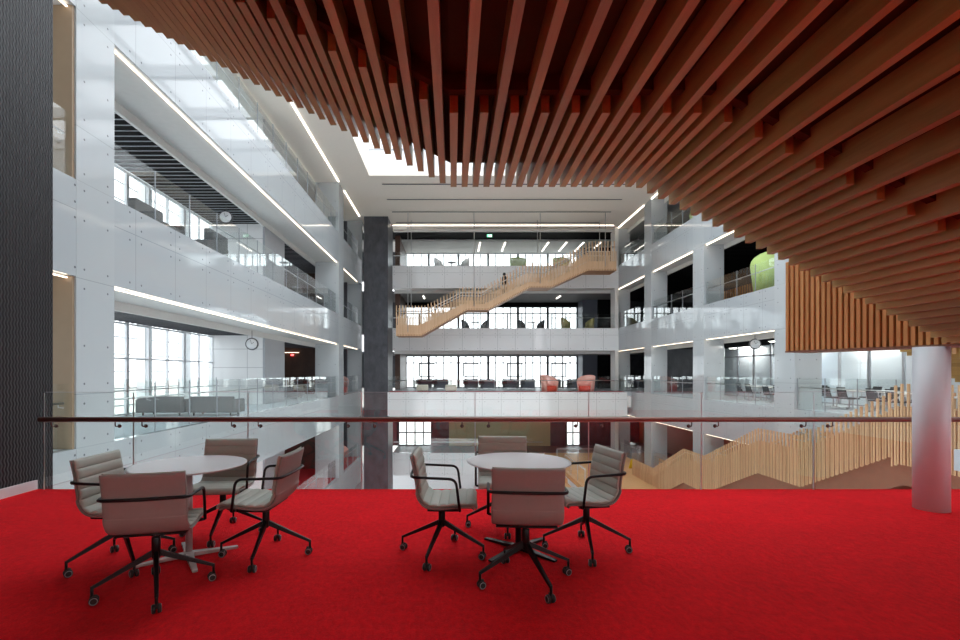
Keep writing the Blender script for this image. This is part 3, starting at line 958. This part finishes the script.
# ------------------------------------------------------------------ oak slat stair at lower right
XS = 11.8
rs = empty('oak_stair', (12.6, 20.0, -5.2))
tag(rs, 'pale oak slatted stair descending away in zigzag flights along the right facade', 'staircase')
def inr(o): o.location = (-12.6, -20.0, 5.2); return o
fly = [(9.2, 0.0), (12.7, 0.0), (16.3, -1.73), (18.6, -1.73), (22.5, -3.47), (24.6, -3.47), (28.3, -5.2), (31.6, -5.2)]
def zfl(y, prof=fly):
    for (a, za), (c, zc) in zip(prof[:-1], prof[1:]):
        if y <= c: return za+(zc-za)*max(0, min(1, (y-a)/(c-a)))
    return prof[-1][1]
for nm, X, lower in (('near_slats', XS, 0.68), ('far_slats', XS+1.75, 0.45)):
    bt = MB(); bl = MB(); y = fly[0][0]; k = 0
    while y <= fly[-1][0]:
        z = zfl(y)
        zb = z-lower if y > 12.9 else z-0.95
        zb = max(zb, -5.3) if y > 28.3 else zb
        if k % 2 == 0: bt.box(X-0.02, X+0.03, y-0.024, y+0.024, zb, z+1.06+(0.12 if y < 12.9 else 0))
        else: bl.box(X-0.03, X-0.005, y-0.016, y+0.016, zb, z+0.60)
        y += 0.09; k += 1
    inr(bt.build('tall_' + nm, 'wood_pale', rs))
    inr(bl.build('short_' + nm, 'wood_pale', rs))
b = MB()
poly = [(y, z-0.1) for y, z in fly] + [(y, z-1.5) for y, z in fly[::-1]]
b.prism_x([(y, max(z, -6.6)) for y, z in poly], XS+0.10, XS+0.13)
inr(b.build('lower_board', 'wood_soffit', rs))
b = MB()
poly = [(y, z+0.58) for y, z in fly] + [(y, z-0.32) for y, z in fly[::-1]]
b.prism_x([(y, max(z, -6.6)) for y, z in poly], XS+0.04, XS+0.07)
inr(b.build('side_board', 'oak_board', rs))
b = MB()
for i in (1, 3, 5):
    (y0, z0), (y1, z1) = fly[i], fly[i+1]
    for k in range(10):
        ya = y0+(y1-y0)*k/10; za = z0+(z1-z0)*k/10
        b.box(XS+0.1, XS+1.7, ya, ya+(y1-y0)/10, za-0.35, za-(z0-z1)/10*0.5)
for i in (0, 2, 4, 6):
    b.box(XS+0.1, XS+1.7, fly[i][0], fly[i+1][0], fly[i][1]-0.3, fly[i][1])
inr(b.build('treads', 'tread', rs))
b = MB(); b.tube([(XS+0.13, y, z+0.88) for y, z in fly], 0.024, 8); inr(b.build('handrail', 'steel', rs))
b = MB(); b.tube([(XS+1.65, y, z+0.88) for y, z in fly], 0.024, 8); inr(b.build('handrail', 'steel', rs))
# floor bridge between our gallery and the stair head
struct(MB().box(9.6, 13.75, 5.0, 9.2, -0.4, 0.0).build('floor_bridge', 'floor'))

# ------------------------------------------------------------------ foreground furniture: chairs
def chair_profile(n=220):
    """(x forward, z) centreline from seat front edge to back top"""
    key = [(0.262, 0.425), (0.240, 0.450), (0.11, 0.446), (-0.02, 0.436), (-0.110, 0.450), (-0.164, 0.515), (-0.180, 0.61), (-0.197, 0.72), (-0.224, 0.835)]
    # Catmull-Rom
    pts = [Vector((a, 0, c)) for a, c in key]
    pts = [pts[0]*2-pts[1]] + pts + [pts[-1]*2-pts[-2]]
    dense = []
    for i in range(1, len(pts)-2):
        for k in range(48):
            t = k/48
            p0, p1, p2, p3 = pts[i-1], pts[i], pts[i+1], pts[i+2]
            dense.append(0.5*((2*p1)+(p2-p0)*t+(2*p0-5*p1+4*p2-p3)*t*t+(3*p1-p0-3*p2+p3)*t**3))
    dense.append(pts[-2])
    L = [0]
    for a, c in zip(dense[:-1], dense[1:]): L.append(L[-1]+(c-a).length)
    out = []; j = 0
    for k in range(n+1):
        s = L[-1]*k/n
        while j < len(L)-2 and L[j+1] < s: j += 1
        f = (s-L[j])/max(1e-9, L[j+1]-L[j])
        out.append((dense[j].lerp(dense[j+1], f), s))
    return out, L[-1]
def sheet(o0, o1, rib, name, mat, parent, halfw=0.238):
    prof, LT = chair_profile()
    n = len(prof); W_ = [-1, -0.985, -0.94, -0.8, -0.5, 0, 0.5, 0.8, 0.94, 0.985, 1]
    b = MB(); vs = []
    nr = 11
    for i, (p, s) in enumerate(prof):
        a = prof[max(0, i-1)][0]; c = prof[min(n-1, i+1)][0]
        t = (c-a).normalized(); nrm = Vector((t.z, 0, -t.x))     # points to the sitter
        if nrm.z < 0 and i < n//3: nrm = -nrm
        e = min(1.0, min(s, LT-s)/0.02)
        e = math.sqrt(max(0.0, 1-(1-e)**2))
        r = (abs(math.sin(PI*nr*s/LT))**0.45-1)*rib
        for side in (1, 0):
            for w in W_:
                ew = math.sqrt(max(0.0, 1-max(0.0, (abs(w)-0.9)/0.1)**2))
                mid = (o0+o1)/2; half = (o1-o0)/2*max(0.25, e)*max(0.25, ew)
                off = mid+half+r*ew if side else mid-half
                curve = 0.012*(w*w) if p.z > 0.55 else 0.006*(w*w)
                q = p + nrm*(off+curve)
                vs.append((q.x, w*halfw, q.z))
    m = len(W_); fs = []
    for i in range(n-1):
        o = i*2*m; o2 = (i+1)*2*m
        for k in range(m-1):
            fs.append((o+k, o+k+1, o2+k+1, o2+k))
            fs.append((o+m+k+1, o+m+k, o2+m+k, o2+m+k+1))
        fs.append((o, o2, o2+m, o+m)); fs.append((o+m-1, o+2*m-1, o2+2*m-1, o2+m-1))
    for o in (0, (n-1)*2*m):
        for k in range(m-1): fs.append((o+k, o+m+k, o+m+k+1, o+k+1))
    b.add(vs, fs, True)
    return b.build(name, mat, parent)
def leg_meshes(parent, ang):
    b = MB()
    p0 = Vector((0.025, 0, 0.262)); p1 = Vector((0.345, 0, 0.108))
    b.smooth = False
    v = []
    for p, w, h in ((p0, 0.018, 0.019), (p1, 0.0115, 0.0095)):
        v += [(p.x, -w, p.z-h), (p.x, w, p.z-h), (p.x, w*0.7, p.z+h), (p.x, -w*0.7, p.z+h)]
    b.add(v, [(3,2,1,0),(4,5,6,7),(0,1,5,4),(1,2,6,5),(2,3,7,6),(3,0,4,7)], False)
    b.tube([(0.345, 0, 0.116), (0.345, 0, 0.055)], 0.009, 10)
    leg = b.build('leg', 'blackmetal', parent)
    leg.rotation_euler = (0, 0, ang)
    c = MB()
    for s in (-1, 1):
        c.cur = 0
        c.lathe([(0.004, -0.010), (0.022, -0.0105), (0.027, -0.006), (0.0275, 0.0), (0.027, 0.006), (0.022, 0.0105), (0.004, 0.010)], 22, (0.335, s*0.0155, 0.0275), 'y')
        c.cur = 1
        c.lathe([(0.0185, 0.0), (0.0225, 0.0), (0.0225, 0.0022), (0.0185, 0.0022), (0.0185, 0.0)], 22, (0.335, s*0.0155 + (0.0100 if s > 0 else -0.0122), 0.0275), 'y', False)
    c.cur = 0
    c.bbox(0.318, 0.356, -0.006, 0.006, 0.03, 0.062, 0.004, 2)
    c.build('caster', ['rubber', 'ring'], leg)
    return leg
def make_chair():
    t = empty('swivel_chair')
    sheet(-0.002, 0.028, 0.011, 'seat_pad', 'pad', t, 0.236)
    sheet(-0.022, 0.000, 0.0, 'outer_shell', 'shell', t, 0.240)
    path = [(0.150, -0.262, 0.425), (0.120, -0.262, 0.665), (-0.188, -0.262, 0.675), (-0.233, 0, 0.676), (-0.188, 0.262, 0.675), (0.120, 0.262, 0.665), (0.150, 0.262, 0.425)]
    p = []
    f1 = fillet(path[:3], 0.055, 6); f2 = fillet(path[4:], 0.055, 6)
    back = [(-0.160, -0.262, 0.6745), (-0.195, -0.254, 0.675), (-0.219, -0.225, 0.676), (-0.231, -0.12, 0.677), (-0.234, 0, 0.677), (-0.231, 0.12, 0.677), (-0.219, 0.225, 0.676), (-0.195, 0.254, 0.675), (-0.160, 0.262, 0.6745)]
    p = f1[:-1] + [Vector(q) for q in back] + f2[1:]
    b = MB(); b.tube(p, 0.0105, 10)
    for s in (-1, 1): b.tube([(0.150, s*0.262, 0.427), (0.150, s*0.20, 0.415)], 0.0105, 8)
    b.build('armrest', 'blackmetal', t)
    b = MB()
    b.lathe([(0.012, 0.36), (0.016, 0.36), (0.016, 0.43), (0.012, 0.43)], 16)
    b.build('gas_lift', 'steel', t)
    b = MB()
    b.lathe([(0.020, 0.225), (0.027, 0.235), (0.027, 0.365), (0.024, 0.37), (0.014, 0.37)], 20)
    b.build('hub', 'blackmetal', t)
    b = MB(); b.bbox(-0.10, 0.14, -0.21, 0.21, 0.405, 0.418, 0.005, 2); b.build('seat_plate', 'blackmetal', t)
    for k in range(4): leg_meshes(t, k*PI/2)
    return t
proto = make_chair(); used = []
R_ = math.radians
CH = [  # x, y, facing deg, base rotation deg, label
    (-1.985, 3.21, 103, 32, 'taupe swivel chair at left round table with its back to the viewer'),
    (-2.525, 3.68, 0, 45, 'taupe swivel chair left of left round table, beside the dark rippled wall'),
    (-1.50, 3.85, 178, 5, 'taupe swivel chair right of left round table, seen from its outer back'),
    (-2.09, 4.36, -86, 10, 'taupe swivel chair behind left round table, by the glass balustrade'),
    (-0.09, 3.87, -2, -18, 'taupe swivel chair left of right round table, seen from the side'),
    (1.10, 3.96, 190, -8, 'taupe swivel chair right of right round table with ribbed backrest showing'),
    (0.51, 3.37, 86, 19, 'taupe swivel chair at right round table with its back to the viewer'),
    (0.48, 4.56, -93, 0, 'taupe swivel chair behind right round table, by the glass balustrade'),
]
for x, y, fd, br, lab in CH:
    o = place(proto, used, (x, y, 0), R_(fd), lab, 'chair', 'swivel chairs around the two round tables')
    k = 0
    for ch in o.children:
        if ch.name.startswith('leg'):
            ch.rotation_euler = (0, 0, R_(br-fd)+k*PI/2); k += 1

def table(x, y, rot, basemat, label):
    t = empty('round_table', (x, y, 0), R_(rot))
    b = MB()
    b.lathe([(0.02, 0.722), (0.40, 0.722), (0.422, 0.730), (0.425, 0.735), (0.424, 0.738), (0.40, 0.7385), (0.02, 0.7385)], 72)
    b.build('tabletop', 'tabletop', t)
    b = MB()
    b.lathe([(0.15, 0.715), (0.15, 0.722), (0.02, 0.722)], 28)
    b.build('mounting_plate', basemat, t)
    b = MB(); b.lathe([(0.026, 0.03), (0.026, 0.716)], 24); b.build('post', basemat, t)
    b = MB(); b.lathe([(0.045, 0.012), (0.045, 0.04), (0.03, 0.05)], 24); b.build('hub', basemat, t)
    for k in range(4):
        b = MB()
        v = []
        for xx, w, z0, z1 in ((0.02, 0.028, 0.012, 0.044), (0.36, 0.018, 0.004, 0.018)):
            v += [(xx, -w, z0), (xx, w, z0), (xx, w, z1), (xx, -w, z1)]
        b.add(v, [(3,2,1,0),(4,5,6,7),(0,1,5,4),(1,2,6,5),(2,3,7,6),(3,0,4,7)], False)
        b.lathe([(0.014, 0.0), (0.014, 0.006)], 12, (0.34, 0, 0))
        lg = b.build('foot', basemat, t); lg.rotation_euler = (0, 0, k*PI/2)
    return tag(t, label, 'table', 'round tables on the red carpet')
table(-2.095, 3.81, 35, 'tablebase_lt', 'white round table on a pale grey pedestal, left of the two')
table(0.54, 3.96, 45, 'blackmetal', 'white round table on a black pedestal, right of the two')

# ------------------------------------------------------------------ furniture seen in the galleries
def tub_proto(name, m_out, m_in, w=1.0, h=1.3):
    """high wrap-around tub chair: shell open at +x"""
    t = empty(name)
    b = MB(); n = 20; vs = []
    for k in range(n+1):
        a = R_(60)+R_(240)*k/n
        hh = h*(0.55+0.45*math.sin(PI*k/n)**0.8)
        for rr, zz in ((w*0.42, 0.0), (w*0.5, hh), (w*0.44, hh), (w*0.36, 0.0)):
            vs.append((rr*math.cos(a), rr*math.sin(a), zz))
    fs = []
    for k in range(n):
        for j in range(4):
            j2 = (j+1) % 4
            fs.append((k*4+j, k*4+j2, (k+1)*4+j2, (k+1)*4+j))
    fs += [(0,1,2,3), (n*4+3, n*4+2, n*4+1, n*4)]
    b.add(vs, fs, True); b.build('shell', m_out, t)
    b = MB(); b.lathe([(w*0.30, 0.0), (w*0.37, 0.05), (w*0.39, 0.40), (w*0.34, 0.45)], 24); b.build('seat', m_in, t)
    return t
def small_chair_proto(name, seat, legm):
    t = empty(name)
    b = MB(); b.bbox(-0.24, 0.24, -0.24, 0.24, 0.42, 0.48, 0.02, 2); b.build('seat', seat, t)
    b = MB()
    b.hexa([(-0.28, -0.22, 0.50), (-0.23, -0.22, 0.50), (-0.23, 0.22, 0.50), (-0.28, 0.22, 0.50), (-0.36, -0.2, 0.90), (-0.33, -0.2, 0.90), (-0.33, 0.2, 0.90), (-0.36, 0.2, 0.90)])
    b.build('backrest', seat, t)
    b = MB(); b.lathe([(0.03, 0.1), (0.03, 0.43)], 10)
    for k in range(5):
        a = 2*PI*k/5; b.beam((0,0,0.1), (0.27*math.cos(a), 0.27*math.sin(a), 0.04), 0.03, 0.03)
    b.build('base', legm, t)
    for s in (-1, 1):
        b = MB(); b.tube(fillet([(-0.26, s*0.27, 0.66), (0.1, s*0.27, 0.66), (0.12, s*0.25, 0.45)], 0.05), 0.012, 6); b.build('armrest', legm, t)
    return t
def desk_proto(name, w, d, h, top, legm):
    t = empty(name)
    MB().bbox(-w/2, w/2, -d/2, d/2, h-0.03, h, 0.008, 2).build('top', top, t)
    for sx_ in (-1, 1):
        for sy in (-1, 1):
            MB().box(sx_*(w/2-0.06)-0.02, sx_*(w/2-0.06)+0.02, sy*(d/2-0.06)-0.02, sy*(d/2-0.06)+0.02, 0, h-0.03).build('leg', legm, t)
    return t
def sofa_proto(name, w, fab, h=0.62):
    """sofa facing +y"""
    t = empty(name)
    MB().bbox(-w/2, w/2, -0.38, 0.38, 0.10, 0.40, 0.04).build('seat', fab, t)
    MB().bbox(-w/2, w/2, -0.42, -0.20, 0.12, h, 0.04).build('backrest', fab, t)
    for s in (-1, 1):
        MB().bbox(s*w/2-0.09, s*w/2+0.09, -0.40, 0.38, 0.10, min(h, 0.56), 0.04).build('armrest', fab, t)
    b = MB()
    for sx_ in (-1, 1):
        for sy in (-1, 1): MB().box(sx_*(w/2-0.12)-0.02, sx_*(w/2-0.12)+0.02, sy*0.3-0.02, sy*0.3+0.02, 0, 0.11).build('leg', 'blackmetal', t)
    return t

# far end, floor level with us: red tub chairs, cream poufs, desks
red = tub_proto('tub_chair', 'red_seat', 'red_seat_in', 1.45, 1.32); ru = []
GR = 'coral red tub chairs'
place(red, ru, (PX(549.5, 38.2), 38.2, 0), R_(-60), 'coral red high tub chair on far gallery, left of the pair', 'chair', GR)
place(red, ru, (PX(586, 38.2), 38.2, 0), R_(-130), 'coral red high tub chair on far gallery, right of the pair', 'chair', GR)
place(red, ru, (XL-1.1, 35.2, 0), R_(-60), 'coral red tub chair beside black corner tower, level with red carpet', 'chair', GR)
place(red, ru, (XL-1.1, 35.2, -5.2), R_(-60), 'coral red tub chair beside black corner tower, on floor below', 'chair', GR)
pf = empty('pouf')
MB().bbox(-0.46, 0.46, -0.4, 0.4, 0.04, 0.52, 0.08, 4).build('cushion', 'cream', pf)
MB().box(-0.36, 0.36, -0.3, 0.3, 0, 0.05).build('plinth', 'blackmetal', pf)
pu = []
place(pf, pu, (PX(422.5, 38.6), 38.6, 0), 0, 'cream pouf on far gallery, left of the two', 'pouf', 'cream poufs')
place(pf, pu, (PX(451, 38.6), 38.6, 0), 0, 'cream pouf on far gallery, right of the two', 'pouf', 'cream poufs')
dk = desk_proto('desk', 1.8, 0.8, 0.74, 'desk', 'darkframe'); du = []
MB().box(-0.55, 0.75, -0.36, -0.33, 0.1, 0.9).build('front_screen', 'slate', dk)
sc = small_chair_proto('task_chair', 'char', 'blackmetal'); su = []
i = 0
for j, px in enumerate((424, 440, 470, 486, 508, 526, 552, 572)):
    y = 43.6 if j % 2 else 44.6
    place(dk, du, (PX(px, y), y, 0), 0, 'pale desk by the far windows behind red tub chairs, %s from left' % ORD[j], 'desk', 'desks by the far windows')
    for s in (-0.45, 0.5):
        place(sc, su, (PX(px, y)+s, y-0.75 if s < 0 else y+0.75, 0), R_(90 if s < 0 else -90), 'dark task chair %s the %s desk from left by far windows' % ('in front of' if s < 0 else 'behind', ORD[j]), 'chair', 'task chairs by the far windows')
# far end middle floor: two dark chairs around each table, pale chairs at right
z = 5.2
lt = desk_proto('side_table', 0.7, 0.7, 0.72, 'char', 'darkframe'); ltu = []
bt_ = tub_proto('arm_chair', 'char', 'char', 0.85, 0.98); btu = []
for j, px in enumerate((475, 531)):
    y = 42.2
    place(lt, ltu, (PX(px, y), y, z), 0, 'dark table between two dark chairs on far middle floor, %s one' % ('left' if j == 0 else 'right'), 'desk', 'tables on far middle floor')
    for s in (-1, 1):
        place(bt_, btu, (PX(px, y)+s*0.8, y, z), R_(0 if s < 0 else 180), 'dark chair at %s side of the %s table on far middle floor' % ('left' if s < 0 else 'right', 'left' if j == 0 else 'right'), 'chair', 'dark chairs on far middle floor')
yc = tub_proto('lounge_chair', 'yellow_seat', 'yellow_seat', 0.95, 1.15); yu = []
place(yc, yu, (PX(566, 42.2), 42.2, z), R_(0), 'olive yellow lounge chair on far middle floor, in front of the windows', 'chair', 'olive lounge chairs')
place(yc, yu, (PX(589, 42.2), 42.2, z), R_(180), 'olive yellow lounge chair on far middle floor, in front of charcoal wall', 'chair', 'olive lounge chairs')
# far top floor: white shells, green booths
wc = tub_proto('shell_chair', 'white_seat', 'white_seat', 1.0, 1.0); wu = []
place(wc, wu, (PX(439.5, 41.6), 41.6, 10.4), R_(0), 'white shell chair on far top floor, left of the low table', 'chair', 'white shell chairs')
place(wc, wu, (PX(464, 41.6), 41.6, 10.4), R_(180), 'white shell chair on far top floor, right of the low table', 'chair', 'white shell chairs')
ct = empty('low_table', (PX(452, 41.6), 41.6, 10.4))
MB().lathe([(0.02, 0.62), (0.38, 0.62), (0.38, 0.65), (0.02, 0.65)], 28).build('top', 'desk', ct)
MB().lathe([(0.22, 0.0), (0.22, 0.02), (0.03, 0.04), (0.03, 0.62)], 18).build('pedestal', 'steel', ct)
tag(ct, 'low round table between white shell chairs on far top floor', 'table')
gb = tub_proto('booth_chair', 'green_seat', 'yellow_seat', 1.5, 1.45); gu = []
GG = 'green high booths'
place(gb, gu, (PX(518, 42.4), 42.4, 10.4), R_(-90), 'pale green booth on far top floor, behind middle of timber stair', 'booth', GG)
place(gb, gu, (PX(561, 42.4), 42.4, 10.4), R_(-90), 'pale green booth on far top floor, behind upper end of timber stair', 'booth', GG)
gl = tub_proto('booth_chair', 'green_seat', 'green_seat', 1.9, 1.85)
gl.location = (15.1, 22.6, 5.2); gl.rotation_euler = (0, 0, R_(60))
tag(gl, 'large lime green booth in right facade opening next to slat screen', 'booth', GG)
place(gb, gu, (XL-1.4, 34.8, 5.2), R_(-70), 'lime green booth beside black corner tower, one floor above red carpet', 'booth', GG)
place(gb, gu, (XL-1.4, 34.6, 10.4), R_(-70), 'lime green booth beside black corner tower, top floor', 'booth', GG)
place(gb, gu, (15.3, 29.6, 10.4), R_(120), 'green booth in right facade opening on top floor', 'booth', GG)

# left galleries: sofas
so = sofa_proto('sofa', 1.5, 'sofa', 0.66); sou = []
SG = 'grey sofas of the left galleries'
place(so, sou, (PX(163, 16.6), 16.8, 0), 0, 'grey sofa behind white pillar on left gallery, left of two side by side', 'sofa', SG)
place(so, sou, (PX(163, 16.6)+1.75, 16.8, 0), 0, 'grey sofa on left gallery, right of two side by side', 'sofa', SG)
place(so, sou, (-9.4, 27.4, 0), R_(180), 'grey sofa on left gallery near the brown wall', 'sofa', SG)
th = sofa_proto('high_sofa', 1.25, 'sofa', 0.95); thu = []
place(th, thu, (-8.25, 13.4, 5.2), R_(-90), 'high backed grey sofa above left gallery edge, nearest one', 'sofa', SG)
place(th, thu, (-8.25, 16.1, 5.2), R_(90), 'high backed grey sofa above left gallery edge, second from near end', 'sofa', SG)
place(th, thu, (-8.25, 26.4, 5.2), R_(-90), 'high backed grey sofa above left gallery edge, third from near end', 'sofa', SG)
place(th, thu, (-8.25, 28.6, 5.2), R_(90), 'high backed grey sofa above left gallery edge, farthest one', 'sofa', SG)

# right gallery: meeting tables and chairs
mt = desk_proto('meeting_table', 1.6, 0.8, 0.74, 'desk', 'steel'); mu = []
rc = small_chair_proto('meeting_chair', 'char', 'steel'); rcu = []
for j, (x, y) in enumerate(((15.9, 22.4), (16.3, 25.2), (16.4, 17.2), (16.6, 19.6))):
    where = ('near the right clock', 'beyond the right clock', 'before near glass rooms', 'before far glass rooms')[j]
    place(mt, mu, (x, y, 0), R_(90), 'pale meeting table, %s' % where, 'table', 'meeting tables of right gallery')
    for k, (dx, dy, rr) in enumerate(((-0.75, -0.4, 0), (-0.75, 0.4, 0), (0.75, -0.4, 180), (0.75, 0.4, 180))):
        place(rc, rcu, (x+dx, y+dy, 0), R_(rr), 'dark meeting chair, %s of pale table %s' % (('atrium side near end', 'atrium side far end', 'inner side near end', 'inner side far end')[k], where), 'chair', 'meeting chairs of right gallery')

for j, (x, y) in enumerate(((18.55, 17.5), (18.55, 21.5), (18.55, 26.0), (18.55, 30.5), (16.6, 23.5), (16.6, 17.5))):  # fill lamps added to brighten the dim meeting rooms
    t = empty('fill_light', (x, y, 3.08))
    MB().box(-0.34, 0.34, -1.3, 1.3, 0.0, 0.04).build('lamp_frame', 'white', t)
    MB().box(-0.30, 0.30, -1.25, 1.25, -0.012, 0.001).build('diffuser', 'fill_panel', t)
    tag(t, 'added fill lamp over right meeting rooms, %s' % ('glass room row, nearest', 'glass room row, second', 'glass room row, third', 'glass room row, farthest', 'open area under clock', 'open area before near glass rooms')[j], 'fill light', 'added meeting room fill lamps')
# timber slat screen inside the right middle gallery
t = empty('timber_screen', (17.4, 28.0, 5.2))
b = MB(); y = -4.0
while y < 4.0: b.box(-0.03, 0.03, y, y+0.08, 0.06, 1.5); y += 0.24
b.build('slats', 'wood_z', t)
MB().box(-0.05, 0.05, -4.0, 4.05, 0.0, 0.06).build('base_rail', 'wood_dark', t)
tag(t, 'low upright timber slat screen behind lime booth, right middle gallery', 'screen')
# hanging clocks
def clock_proto():
    t = empty('wall_clock')
    MB().lathe([(0.02, -0.06), (0.24, -0.06), (0.26, -0.04), (0.26, 0.04), (0.24, 0.06), (0.02, 0.06)], 32, (0,0,0), 'y').build('case', 'darkframe', t)
    for s in (-1, 1):
        f = MB().lathe([(0.01, 0.0), (0.215, 0.0), (0.215, 0.006), (0.01, 0.006)], 32, (0, s*0.063-0.003, 0), 'y').build('face', 'clock_face', t)
        b = MB()
        y = s*0.07
        b.beam((0, y, 0), (0.09, y, 0.07), 0.012, 0.012, (0,1,0)); b.beam((0, y, 0), (-0.05, y, 0.16), 0.010, 0.010, (0,1,0))
        b.build('hands', 'blackmetal', f)
    MB().tube([(0, 0, 0.25), (0, 0, 0.56)], 0.012, 8).build('rod', 'darkframe', t)
    return t
ck = clock_proto(); cu = []
CG = 'double faced hanging clocks'
place(ck, cu, (PX(252, 20.2), 20.2, PZ(344, 20.2)), R_(10), 'round hanging clock in front of white panel wall, left gallery level with red carpet', 'clock', CG)
place(ck, cu, (PX(226, 19.0), 19.0, PZ(217.5, 19.0)), R_(10), 'round hanging clock under black slats, left gallery one floor up', 'clock', CG)
place(ck, cu, (PX(755, 23.6), 23.6, PZ(344, 23.6)), R_(-20), 'round hanging clock in right gallery opening', 'clock', CG)

# exit signs
t = empty('exit_sign', (PX(489.5, 41.4), 41.4, PZ(237, 41.4)))
MB().box(-0.22, 0.22, -0.03, 0.03, 0, 0.22).build('case', 'exit_green', t)
b = MB()
b.box(-0.10, -0.04, -0.036, -0.03, 0.15, 0.20); b.beam((-0.08, -0.033, 0.14), (-0.04, -0.033, 0.08), 0.006, 0.035)
b.beam((-0.04, -0.033, 0.08), (-0.10, -0.033, 0.02), 0.006, 0.025); b.beam((-0.04, -0.033, 0.08), (0.02, -0.033, 0.03), 0.006, 0.025)
b.box(0.08, 0.17, -0.036, -0.03, 0.02, 0.20)
b.build('running_figure', 'exit_white', t)
MB().tube([(0, 0, 0.22), (0, 0, 13.43-PZ(237, 41.4))], 0.01, 6).build('rod', 'darkframe', t)
tag(t, 'small green running figure exit sign hung on far top floor', 'sign')
o = MB().box(-0.09, 0.09, 33.3, 33.4, -0.05, 0.05).build('exit_sign', 'exit_red', loc=(PX(292, 33.3), 0, PZ(355, 33.3)))
tag(o, 'small red lit sign high on the brown wall of left gallery', 'sign')
strip(PX(276, 32.8), PX(296, 32.8), 33.3, 33.4, PZ(352, 33.3), 'short warm lamp band near top of the brown wall', 'strip')

# yellow floor sign and guard rail on the lower deck
yS = 33.4
t = empty('floor_sign', (PX(632.5, yS), yS, -5.2), R_(20))
for s in (-1, 1):
    MB().hexa([(-0.16, s*0.20-0.012, 0), (0.16, s*0.20-0.012, 0), (0.16, s*0.20+0.012, 0), (-0.16, s*0.20+0.012, 0), (-0.11, s*0.015-0.012, 0.68), (0.11, s*0.015-0.012, 0.68), (0.11, s*0.015+0.012, 0.68), (-0.11, s*0.015+0.012, 0.68)]).build('board', 'yellow', t)
tag(t, 'yellow folding floor sign standing on the lower timber deck', 'sign')
def rail_run(pts, label):
    t = empty('guard_rail', pts[0])
    o = Vector(pts[0])
    q = [Vector(p)-o for p in pts]
    MB().tube([p+Vector((0,0,1.05)) for p in q], 0.025, 8).build('handrail', 'steel', t)
    for a, c in zip(q[:-1], q[1:]):
        n = max(1, round((c-a).length/1.5))
        for k in range(n+1):
            p = a.lerp(c, k/n)
            MB().tube([p, p+Vector((0,0,1.05))], 0.02, 8).build('post', 'steel', t)
        nv = (c-a); nh = Vector((-nv.y, nv.x, 0)).normalized()*0.006
        MB().hexa([a-nh+Vector((0,0,.08)), c-nh+Vector((0,0,.08)), c+nh+Vector((0,0,.08)), a+nh+Vector((0,0,.08)), a-nh+Vector((0,0,1.0)), c-nh+Vector((0,0,1.0)), c+nh+Vector((0,0,1.0)), a+nh+Vector((0,0,1.0))]).build('pane', 'glass', t)
    tag(t, label, 'railing', 'steel guard rails of lower deck')
rail_run([(7.7, 28.0, -5.2), (7.7, 33.0, -5.2)], 'steel guard rail along open side of lower timber deck')
rail_run([(7.7, 35.5, -5.2), (10.8, 35.5, -5.2)], 'steel guard rail crossing the lower timber deck')
